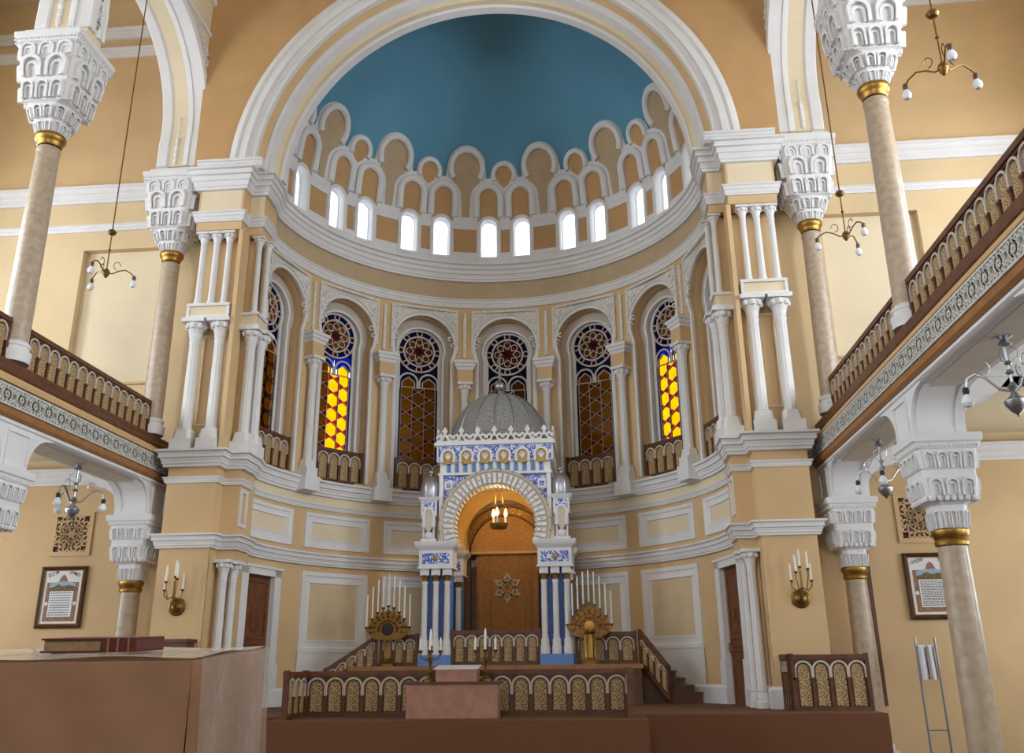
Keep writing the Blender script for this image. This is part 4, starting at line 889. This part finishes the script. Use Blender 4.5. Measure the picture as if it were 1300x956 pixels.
# balustrades round the ark
g_ = 'wooden balustrades of the chancel'
balustrade('ark_balustrade', 'wooden balustrade between the front piers of the ark', 'balustrade', (-1.06, 23.42, ZP), (1.06, 23.42), .81, 7, g_)
balustrade('ark_balustrade', 'level wooden balustrade behind the left menorah', 'balustrade', (-2.83, 23.5, ZP), (-1.95, 23.5), .74, 3, g_)
balustrade('ark_balustrade', 'level wooden balustrade behind the right menorah', 'balustrade', (1.95, 23.5, ZP), (3.36, 23.5), .74, 4, g_)
balustrade('stair_balustrade', 'sloping wooden stair balustrade left of the ark', 'balustrade', (-4.15, 23.25, 1.0), (-2.95, 23.45), .74, 5, g_, dz=.78)
balustrade('stair_balustrade', 'sloping wooden stair balustrade right of the ark', 'balustrade', (3.48, 23.42, ZP), (4.05, 22.8), .74, 4, g_, dz=-.78)
balustrade('chancel_balustrade', 'long wooden balustrade along the front of the chancel', 'balustrade', (-2.98, 18, .9), (2.98, 18), .79, 17, g_)
balustrade('chancel_balustrade', 'short wooden balustrade turning forward at the left end of the long one', 'balustrade', (-2.98, 16.8, .9), (-2.98, 17.88), .79, 3, g_)
balustrade('chancel_balustrade', 'short wooden balustrade turning forward at the right end of the long one', 'balustrade', (2.98, 17.88, .9), (2.98, 16.8), .79, 3, g_)
balustrade('side_balustrade', 'wooden balustrade in front of the right chancel pier', 'balustrade', (6.12, 19.0, .9), (7.5, 19.0), 1.0, 4, g_)
balustrade('side_balustrade', 'short wooden balustrade running back towards the right chancel pier', 'balustrade', (6.1, 19.8, .9), (6.1, 19.12), 1.0, 3, g_)
# menorahs
def menorah(loc, label, m, stem, cm_):
    t = thing('menorah', label, 'menorah', loc, 0, 'nine candle menorahs beside the ark')
    MB().lathe([(.22, 0), (.22, .06), (.12, .12), (.08, .2)], 20).build('base', m, t)
    if stem == 'column':
        mb = MB(); mb.rings([[(r*(1 if j % 2 else .8)*cos(2*pi*j/16), r*(1 if j % 2 else .8)*sin(2*pi*j/16), z) for j in range(16)] for z, r in ((.15, .14), (.6, .15), (.68, .1), (.74, .16), (.8, .12))]); mb.build('stem', 'gold', t)
    else:
        for e in (-.06, .06): MB().lathe([(.03, .1), (.02, .2), (.02, .6), (.035, .66)], 8, (e, 0, 0)).build('stem_rod', 'gold', t)
        MB().lathe([(.06, .1), (.09, .16), (.06, .2)], 12).build('stem', 'brass', t)
    outl = []
    for i in range(73):
        q = -1+2*i/72; outl.append((-.55*q, 1.31-.5*abs(q)**1.7+.03*cos(i*pi/4.5)))
    outl += [(-.46, .72), (-.3, .62), (-.1, .6), (.1, .6), (.3, .62), (.46, .72)]
    f = MB().plate(F, outl, -.02, .02).build('fan', m, t)
    mb = MB()
    for i in range(11):
        for r in (.2, .3, .38): a = rad(-12+20.4*i); mb.sphere((r*1.15*cos(a), -.03, .86+r*sin(a)), .03+.01*(i % 2), 6, 4)
    mb.build('fan_relief', m, f)['kind'] = 'stuff'
    MB().lathe([(.001, -.03), (.13, -.02), (.15, 0), (.15, .03)], 20).build('medallion', cm_, t).matrix_local = Matrix.Translation((0, -.02, .86)) @ Matrix.Rotation(pi/2, 4, 'X') @ Matrix.Rotation(pi, 4, 'X')
    for i in range(9):
        x = .1325*(i-4); z = 1.34-.5*(abs(i-4)/4)**1.7
        x *= 1.0; z0 = z+.02
        MB().tube([(x*.85, 0, z-.07), (x*.96, 0, z-.02), (x, 0, z0)], .018, 6).lathe([(.015, 0), (.045, .03), (.05, .06), (.03, .06)], 10, (x, 0, z0)).build('candle_cup', m, t)
        MB().lathe([(.019, .03), (.019, .8), (.004, .82)], 10, (x, 0, z0)).build('candle', 'candle', t)
    return t
menorah((-2.62, 23.2, ZP), 'dark bronze nine candle menorah left of the ark', 'brass', 'rods', 'dark_back')
menorah((2.28, 23.2, ZP), 'gilded nine candle menorah right of the ark on a fluted gold stem', 'gold_arch', 'column', 'gold')
# reading table with lectern and candelabra at the front
rt = thing('reading_table', 'low table with a cloth in front of the chancel balustrade', 'table', (-.1, 17.3, 0))
MB().box(-.85, .85, -.3, .3, 1.46, 1.5).build('top', 'wood', rt, smooth=False)
MB().box(-.8, .8, -.26, .26, .9, 1.46).build('body', 'lectern_cloth', rt, smooth=False)
le = thing('lectern', 'pinkish cloth covered lectern between the two small candelabra', 'lectern', (-.03, 17.3, 1.5))
MB().plate(lambda u, v, d: (d, u, v), [(-.24, 0), (.2, 0), (.24, .26), (-.24, .2)], -.36, .36).build('body', 'lectern_cloth', le, smooth=False)
MB().plate(lambda u, v, d: (d, u, v), [(-.26, .2), (.26, .26), (.26, .275), (-.26, .215)], -.39, .39).build('slope', 'paper', le, smooth=False)
def candelabrum(loc, label):
    t = thing('candelabrum', label, 'candelabrum', loc, 0, 'small candelabra on the reading table')
    MB().lathe([(.11, 0), (.11, .03), (.06, .06), (.03, .1), (.045, .16), (.02, .2), (.03, .3), (.05, .34), (.02, .4), (.025, .5), (.04, .54)], 14).build('stem', 'brass', t)
    MB().lathe([(.03, .54), (.05, .58), (.035, .6)], 10).build('candle_cup', 'brass', t); MB().lathe([(.022, .59), (.022, .82), (.012, .88), (.002, .9)], 10).build('candle', 'candle', t)
    for j in range(4):
        a = 2*pi*j/4+.1; x, y = cos(a), sin(a)
        MB().tube([(0, 0, .42), (x*.08, y*.08, .36), (x*.16, y*.16, .4), (x*.18, y*.18, .48)], .013, 6).lathe([(.03, .48), (.045, .52), (.03, .53)], 10, (x*.18, y*.18, 0)).build('arm', 'brass', t)
        MB().lathe([(.02, .52), (.02, .67), (.012, .73), (.002, .75)], 8, (x*.18, y*.18, 0)).build('candle', 'candle', t)
    return t
ca = candelabrum((-.53, 17.3, 1.5), 'small brass candelabrum left of the pinkish lectern'); dup(ca, (.46, 17.3, 1.5), 'small brass candelabrum right of the pinkish lectern')
# ------------------------------------------------------------------ foreground desk and book
bm_ = struct(MB().box(-1.2, 1.25, 2.9, 5.2, 0, .72).build('floor_bimah', 'carpet', smooth=False), 'carpeted reading platform under the cloth covered desk', 'platform')
dk = thing('reading_desk', 'big reading desk under a brown cloth and clear plastic cover', 'desk', (0, 0, .72))
fx, bx_ = 1.03, .84
top = [(-.75, 3.4, 1.02), (fx, 3.4, 1.02), (bx_+.0, 4.7, 1.085), (-.95, 4.7, 1.085)]
mb = MB(); n = 26
def dpt(a, b): p = [(1-a)*(1-b)*top[0][i]+a*(1-b)*top[1][i]+a*b*top[2][i]+(1-a)*b*top[3][i] for i in range(3)]; return p
mb.grid(lambda a, b: (lambda p: (p[0], p[1], p[2]+.004*sin(a*23)*sin(b*11)))(dpt(a, b)), [i/n for i in range(n+1)], [j/12 for j in range(13)])
mb.build('cloth_top', 'cloth', dk)
mb = MB()
mb.grid(lambda a, v: (lambda p: (p[0], p[1]-.012*(1+sin(a*31))*(1-v), v*p[2]))(dpt(a, 0)), [i/40 for i in range(41)], [0, .5, .9, 1]); mb.build('cloth_front', 'cloth', dk)
mb = MB(); mb.grid(lambda b, v: (lambda p: (p[0]+.015*(1+sin(b*19))*(1-v), p[1], v*p[2]))(dpt(1, b)), [i/30 for i in range(31)], [0, .5, .9, 1]); mb.build('cloth_side', 'cloth', dk)
mb = MB(); mb.grid(lambda a, v: (lambda p: (p[0], p[1], v*p[2]))(dpt(a, 1)), [0, 1], [0, 1]).grid(lambda b, v: (lambda p: (p[0], p[1], v*p[2]))(dpt(0, b)), [0, 1], [0, 1]); mb.build('cloth_back', 'cloth', dk)
def clear_sheet():
    m = bpy.data.materials.new('clear_plastic'); m.use_nodes = True; n_ = m.node_tree.nodes; L = m.node_tree.links; b = n_['Principled BSDF']
    out = n_['Material Output']; tr = n_.new('ShaderNodeBsdfTransparent'); mx = n_.new('ShaderNodeMixShader'); fr_ = n_.new('ShaderNodeFresnel'); fr_.inputs[0].default_value = 1.4
    b.inputs['Base Color'].default_value = (.8, .75, .7, 1); b.inputs['Roughness'].default_value = .12
    nz = n_.new('ShaderNodeTexNoise'); nz.inputs['Scale'].default_value = 5; bp = n_.new('ShaderNodeBump'); bp.inputs['Strength'].default_value = .6; bp.inputs['Distance'].default_value = .03
    L.new(nz.outputs['Fac'], bp.inputs['Height']); L.new(bp.outputs[0], b.inputs['Normal']); L.new(bp.outputs[0], fr_.inputs['Normal'])
    L.new(fr_.outputs[0], mx.inputs[0]); L.new(tr.outputs[0], mx.inputs[1]); L.new(b.outputs[0], mx.inputs[2]); L.new(mx.outputs[0], out.inputs['Surface']); MT['clear_plastic'] = m
clear_sheet()
mb = MB(); mb.grid(lambda a, b: (lambda p: (p[0]+.01*(a-.5), p[1]+.01*(b-.5), p[2]+.012+.005*sin(a*17+b*9)))(dpt(a, b)), [i/n for i in range(n+1)], [j/12 for j in range(13)])
mb.grid(lambda a, v: (lambda p: (p[0], p[1]-.03-.012*sin(a*13+v*3), p[2]+.012-v))(dpt(a, 0)), [i/30 for i in range(31)], [0, .05, .3, .5]).grid(lambda b, v: (lambda p: (p[0]+.035+.012*sin(b*11+v*4), p[1], p[2]+.012-v))(dpt(1, b)), [i/20 for i in range(21)], [0, .05, .3, .5])
mb.build('plastic_cover', 'clear_plastic', dk)
bk = thing('book', 'thick worn book with a dark red cover lying on the covered desk', 'book', (.37, 4.0, 1.7695+.018), rad(4))
bk.rotation_euler = (rad(2.9), 0, rad(4))
MB().box(-.19, .19, -.13, .15, .007, .05).build('pages', 'pages', bk, smooth=False)
MB().box(-.2, .2, -.14, .16, 0, .007).box(-.2, .2, -.14, .16, .05, .057).box(.05, .2, -.142, -.132, .004, .054).box(.19, .2, -.14, .16, .004, .054).build('cover', 'book_red', bk, smooth=False)
for x in (.08, .12, .165): MB().box(x, x+.008, -.146, -.138, .0, .058).build('spine_band', 'velvet', bk, smooth=False)
# ------------------------------------------------------------------ pictures, grilles, sconces
def text_mesh(s_, size, name, parent, loc, rot=0):
    c = bpy.data.curves.new(name, 'FONT'); c.body = s_; c.size = size; c.align_x = 'CENTER'; c.extrude = .002
    o = bpy.data.objects.new('tmp', c); COL.objects.link(o); dg = bpy.context.evaluated_depsgraph_get(); me = bpy.data.meshes.new_from_object(o.evaluated_get(dg)); bpy.data.objects.remove(o)
    me.materials.clear(); me.materials.append(MT['ink']); q = obj(name, me, parent, loc); q.rotation_euler = (pi/2, rot, 0); return q
def picture(x, z0, z1, w, label, left, right):
    t = thing('framed_print', label, 'picture', (x, YE-.02, z0), 0, 'framed prayer prints'); h = z1-z0; a = w/2
    S = lambda u, v, d: (u, -d, v)
    MB().plate(S, [(-a+.03, .03), (a-.03, .03), (a-.03, h-.03), (-a+.03, h-.03)], 0, .03).build('sheet', 'paper', t, smooth=False)
    MB().sweep(S, [(-a, 0), (a, 0), (a, h), (-a, h)], [(0, 0), (0, .06), (-.03, .08), (-.07, .05), (-.085, .03), (-.085, 0)], closed=True).build('frame', 'picture_frame', t)
    MB().sweep(S, [(-a+.085, .085), (a-.085, .085), (a-.085, h-.085), (-a+.085, h-.085)], [(0, .03), (0, .05), (-.018, .045), (-.018, .03)], closed=True).build('gilt_slip', 'picture_gilt', t)
    b = .27; u0, u1, v0, v1 = -a+.16, a-.16, .15, h-.36
    MB().plate(S, [(u0, v0), (u1, v0), (u1, v1), (.12, v1), (.06, v1+.13), (0, v1+.18), (-.06, v1+.13), (-.12, v1), (u0, v1)], .03, .034).build('ornamental_border', 'picture_border', t, smooth=False)
    MB().plate(S, [(u0+.07, v1-.18), (u1-.07, v1-.18), (u1-.07, v1-.03), (.1, v1+.02), (-.1, v1+.02), (u0+.07, v1-.03)], .034, .037).build('sky_scene', 'picture_sky', t, smooth=False)
    MB().plate(S, [(u0+.07, v1-.19), (u1-.07, v1-.19), (u1-.07, v1-.1), (.15, v1-.06), (0, v1-.09), (-.1, v1-.04), (-.2, v1-.1), (u0+.07, v1-.12)], .037, .039).build('hill_scene', 'picture_hill', t, smooth=False)
    MB().plate(S, [(u0+.1, v0+.1), (u1-.1, v0+.1), (u1-.1, v1-.2), (u0+.1, v1-.2)], .034, .038).build('text_panel', 'paper', t, smooth=False)
    mb = MB(); rows = 10 if left.startswith('ן') else 15
    for i in range(rows):
        v = v1-.24-(v1-v0-.38)*i/(rows-1); u = u0+.13; e = u1-.13-random.random()*.03
        while u < e-.02: l_ = .02+random.random()*.035; mb.plate(S, [(u, v-.009), (min(u+l_, e), v-.009), (min(u+l_, e), v+.009), (u, v+.009)], .038, .039); u += l_+.012
    mb.build('text_lines', 'ink', t, smooth=False)
    for e in (-1, 1): MB().plate(S, arc(e*(u1-.04), (v0+v1)/2-.04, .045, 0, 360, 8)[:-1], .034, .038).build('border_medallion', 'paper', t, smooth=False)
    text_mesh(right, .115, 'heading', t, (a*.46, -.034, h-.2), rad(18)); text_mesh(left, .115, 'heading', t, (-a*.46, -.034, h-.2), rad(-18))
picture(-9.88, 2.68, 4.06, 1.09, 'framed Hebrew prayer print hanging in the left aisle', 'ןנברד', 'םידומ')
picture(9.66, 2.6, 3.98, 1.09, 'framed Hebrew prayer print in the right aisle, partly behind the column', 'החמש', 'רודיו')
def grille(x, z0, z1, w, label):
    t = thing('wall_grille', label, 'grille', (x, YE-.02, z0), 0, 'pierced wall grilles'); h = z1-z0; a = w/2
    S = lambda u, v, d: (u, -d, v); P = [(-.011, 0), (-.011, .035), (.011, .035), (.011, 0)]
    MB().plate(S, [(-a+.06, .06), (a-.06, .06), (a-.06, h-.06), (-a+.06, h-.06)], 0, .006).build('dark_opening', 'wood', t, smooth=False)
    MB().sweep(S, [(-a, 0), (a, 0), (a, h), (-a, h)], [(0, 0), (0, .03), (-.1, .04), (-.1, 0)], closed=True).build('frame', 'ochre', t)
    mb = MB(); c = h/2
    for j in range(3): mb.sweep(S, [(.3*cos(rad(60*j)), c+.3*sin(rad(60*j))), (-.3*cos(rad(60*j)), c-.3*sin(rad(60*j)))], P)
    for r in (.07, .16, .3): mb.sweep(S, [(r*cos(rad(30*j)), c+r*sin(rad(30*j))) for j in range(12)], P, closed=True)
    for j in range(6):
        A = [(.28*cos(rad(60*j+120*q+30)), c+.28*sin(rad(60*j+120*q+30))) for q in range(3)]
        if j < 2: mb.sweep(S, A, P, closed=True)
        mb.sweep(S, arc(.2*cos(rad(60*j+30)), c+.2*sin(rad(60*j+30)), .06, 0, 360, 8)[:-1], P, closed=True)
    nb = 7
    for j in range(nb):
        u = -a+.16+(w-.32)*j/(nb-1); v = .16+(h-.32)*j/(nb-1)
        for p in ((u, .16), (u, h-.16), (-a+.16, v), (a-.16, v)): mb.sweep(S, arc(p[0], p[1], .05, 50*j, 50*j+270, 8), [(-.015, 0), (-.015, .035), (.015, .035), (.015, 0)])
    mb.sweep(S, [(-a+.23, .23), (a-.23, .23), (a-.23, h-.23), (-a+.23, h-.23)], P, closed=True)
    mb.build('pierced_tracery', 'ochre', t, smooth=False)
grille(-9.85, 4.3, 5.32, 1.0, 'square pierced ochre grille above the print in the left aisle'); grille(9.6, 4.2, 5.28, 1.0, 'square pierced ochre grille above the print in the right aisle')
def sconce(x, label):
    t = thing('wall_sconce', label, 'sconce', (x, 19.99, 3.03), 0, 'brass wall sconces')
    MB().lathe([(.19, 0), (.19, .02), (.15, .04), (.13, .03), (.08, .07), (.03, .09), (.001, .1)], 24).build('backplate', 'brass', t).rotation_euler = (pi/2, 0, 0)
    MB().tube([(0, -.08, 0), (0, -.2, .02), (0, -.24, .14), (0, -.24, .3), (0, -.24, .52)], [.03, .02, .025, .02, .022], 8).build('arm', 'brass', t)
    for dx_, dy_, z in ((-.2, -.02, .3), (.2, -.02, .3), (-.12, -.16, .46), (.12, -.16, .52), (0, 0, .58)):
        x1, y1 = dx_, -.24+dy_
        b = MB().tube([(0, -.24, .2), (x1*.6, -.24+dy_*.6, .14 if dx_ else .3), (x1, y1, z-.08), (x1, y1, z)], .012, 6).lathe([(.012, z), (.04, z+.03), (.025, z+.05)], 10, (x1, y1, 0)).build('branch', 'brass', t)
        MB().lathe([(.022, z+.04), (.022, z+.28), (.026, z+.3), (.014, z+.36), (.002, z+.39)], 10, (x1, y1, 0)).build('candle', 'candle', b)
    return t
sc0 = sconce(-6.55, 'brass candle sconce on the left chancel pier'); dup(sc0, (6.62, 19.99, 2.99), 'brass candle sconce on the right chancel pier')
# ------------------------------------------------------------------ chandeliers
def pendant(loc, top, label, rz=0):
    t = thing('gallery_chandelier', label, 'chandelier', loc, rz, 'three bulb chandeliers in the gallery arches')
    MB().tube([(0, 0, 0), (0, 0, top-loc[2])], .014, 6).build('rod', 'brass', t)
    MB().lathe([(.02, .88), (.07, .9), (.1, .95), (.07, 1.0), (.02, 1.02)], 12).build('rod_ball', 'brass', t); MB().lathe([(.015, .5), (.035, .52), (.015, .55)], 8).build('rod_knob', 'brass', t)
    MB().lathe([(.02, -.14), (.05, -.1), (.08, -.02), (.06, .04), (.02, .08)], 12).build('hub', 'brass', t)
    for j in range(3):
        a = 2*pi*j/3; x, y = cos(a), sin(a)
        ar = MB().tube([(0, 0, -.02), (x*.12, y*.12, -.03), (x*.25, y*.25, .06), (x*.38, y*.38, .1), (x*.5, y*.5, .04), (x*.56, y*.56, -.02)], .014, 6).build('arm', 'brass', t)
        MB().tube([(x*(.2+.07*cos(q*.6)), y*(.2+.07*cos(q*.6)), .17+.09*sin(q*.6)) for q in range(9)], .009, 5).build('scroll', 'brass', ar)
        MB().lathe([(.03, -.1), (.04, -.06), (.04, .0), (.02, .02)], 10, (x*.57, y*.57, -.03)).build('socket', 'wood', ar)
        MB().lathe([(.002, -.26), (.04, -.25), (.07, -.2), (.07, -.16), (.04, -.11), (.03, -.09)], 12, (x*.57, y*.57, -.03)).build('bulb', 'bulb', ar)
    return t
pendant((-XC, 17.65, 9.95), 17.64, 'three bulb chandelier hanging in the left gallery arch', .5); pendant((XC, 17.85, 10.1), 17.64, 'three bulb chandelier hanging in the farther right gallery arch', .9); pendant((XC, 12.1, 10.05), 17.64, 'three bulb chandelier hanging in the nearer right gallery arch', .35)
def aisle_ch(loc, label, rz=0):
    t = thing('aisle_chandelier', label, 'chandelier', loc, rz, 'silver chandeliers under the galleries'); H = 5.72-loc[2]
    MB().tube([(0, 0, 0), (0, 0, H)], .022, 8).lathe([(.02, H-.14), (.09, H-.1), (.04, H-.04), (.12, H)], 12).lathe([(.02, .55), (.05, .58), (.02, .62)], 10).lathe([(.02, .42), (.06, .45), (.02, .5)], 10).build('stem', 'silver', t)
    MB().lathe([(.002, -.14), (.02, -.1), (.07, -.06), (.13, .02), (.14, .08), (.06, .14), (.03, .2), (.07, .26), (.03, .32)], 16).build('bowl', 'silver', t)
    for j in range(3):
        a = 2*pi*j/3; x, y = cos(a), sin(a)
        ar = MB().tube([(0, 0, .2), (x*.15, y*.15, .24), (x*.3, y*.3, .42), (x*.42, y*.42, .48), (x*.52, y*.52, .42), (x*.55, y*.55, .3)], .016, 6).build('arm', 'silver', t)
        MB().tube([(x*(.3+.08*cos(q*.7)), y*(.3+.08*cos(q*.7)), .55+.08*sin(q*.7)) for q in range(9)], .009, 5).build('scroll', 'silver', ar)
        MB().lathe([(.03, .31), (.045, .27), (.03, .2)], 10, (x*.55, y*.55, 0)).build('socket', 'dark_back', ar)
        MB().lathe([(.002, .04), (.05, .055), (.08, .1), (.075, .15), (.04, .2), (.03, .22)], 12, (x*.55, y*.55, 0)).build('bulb', 'bulb', ar)
    for j in range(3):
        a = 2*pi*j/3+1; x, y = cos(a), sin(a); MB().tube([(x*.03, y*.03, .6), (x*.12, y*.12, .66), (x*.14, y*.14, .76), (x*.06, y*.06, .8)], .009, 5).build('leaf_scroll', 'silver', t)
    return t
aisle_ch((-XC, 17.7, 4.72), 'silver chandelier under the left gallery', .5); aisle_ch((XC, 17.67, 4.72), 'silver chandelier under the farther part of the right gallery', .2); aisle_ch((XC, 11.9, 4.78), 'silver chandelier under the nearer part of the right gallery', .8)
# ------------------------------------------------------------------ small things
rk = thing('shawl_rack', 'thin steel rack holding prayer shawls in the right aisle', 'rack', (8.95, 20.0, 0))
for x in (-.19, .19): MB().tube([(x, 0, 0), (x, 0, 2.22)], .022, 8).build('post', 'steel', rk); MB().box(x-.03, x+.03, -.22, .22, 0, .04).build('foot', 'steel', rk, smooth=False)
for z in (2.05, 1.45, .5): MB().tube([(-.19, 0, z), (.19, 0, z)], .012, 6).build('rung', 'steel', rk)
for i, (x, w_) in enumerate(((-.09, .075), (.07, .055))):
    sh = thing('prayer_shawl', ('wider' if i == 0 else 'narrower')+' white striped prayer shawl hanging on the steel rack', 'shawl', (8.95+x, 19.97, 1.42), 0, 'prayer shawls on the rack')
    MB().grid(lambda u, v: (u+(.03 if i else 0)*(.6-v), -.02+.012*sin(u*60), v), [-w_+2*w_*q/12 for q in range(13)], [0, .2, .4, .62]).grid(lambda u, v: (u, .075+.012*sin(u*60), v), [-w_+2*w_*q/12 for q in range(13)], [.1, .62]).grid(lambda u, v: (u, -.02+.095*v, .62+.025*sin(pi*v)), [-w_, w_], [0, .25, .5, .75, 1]).build('cloth', 'shawl', sh)
    MB().grid(lambda u, v: (u+(.03 if i else 0)*(.6-v), -.028+.012*sin(u*60), v), [w_*.55+.3*w_*q/4 for q in range(5)], [0, .2, .4, .6]).build('stripe', 'shawl_stripe', sh)
bn = thing('wooden_chest', 'dark wooden chest standing against the left chancel pier', 'chest', (-6.3, 19.6, .9))
MB().box(-.3, .3, -.2, .2, 0, 1.38).build('body', 'wood', bn, smooth=False); MB().box(-.34, .34, -.24, .24, 1.38, 1.45).build('lid', 'wood', bn, smooth=False)
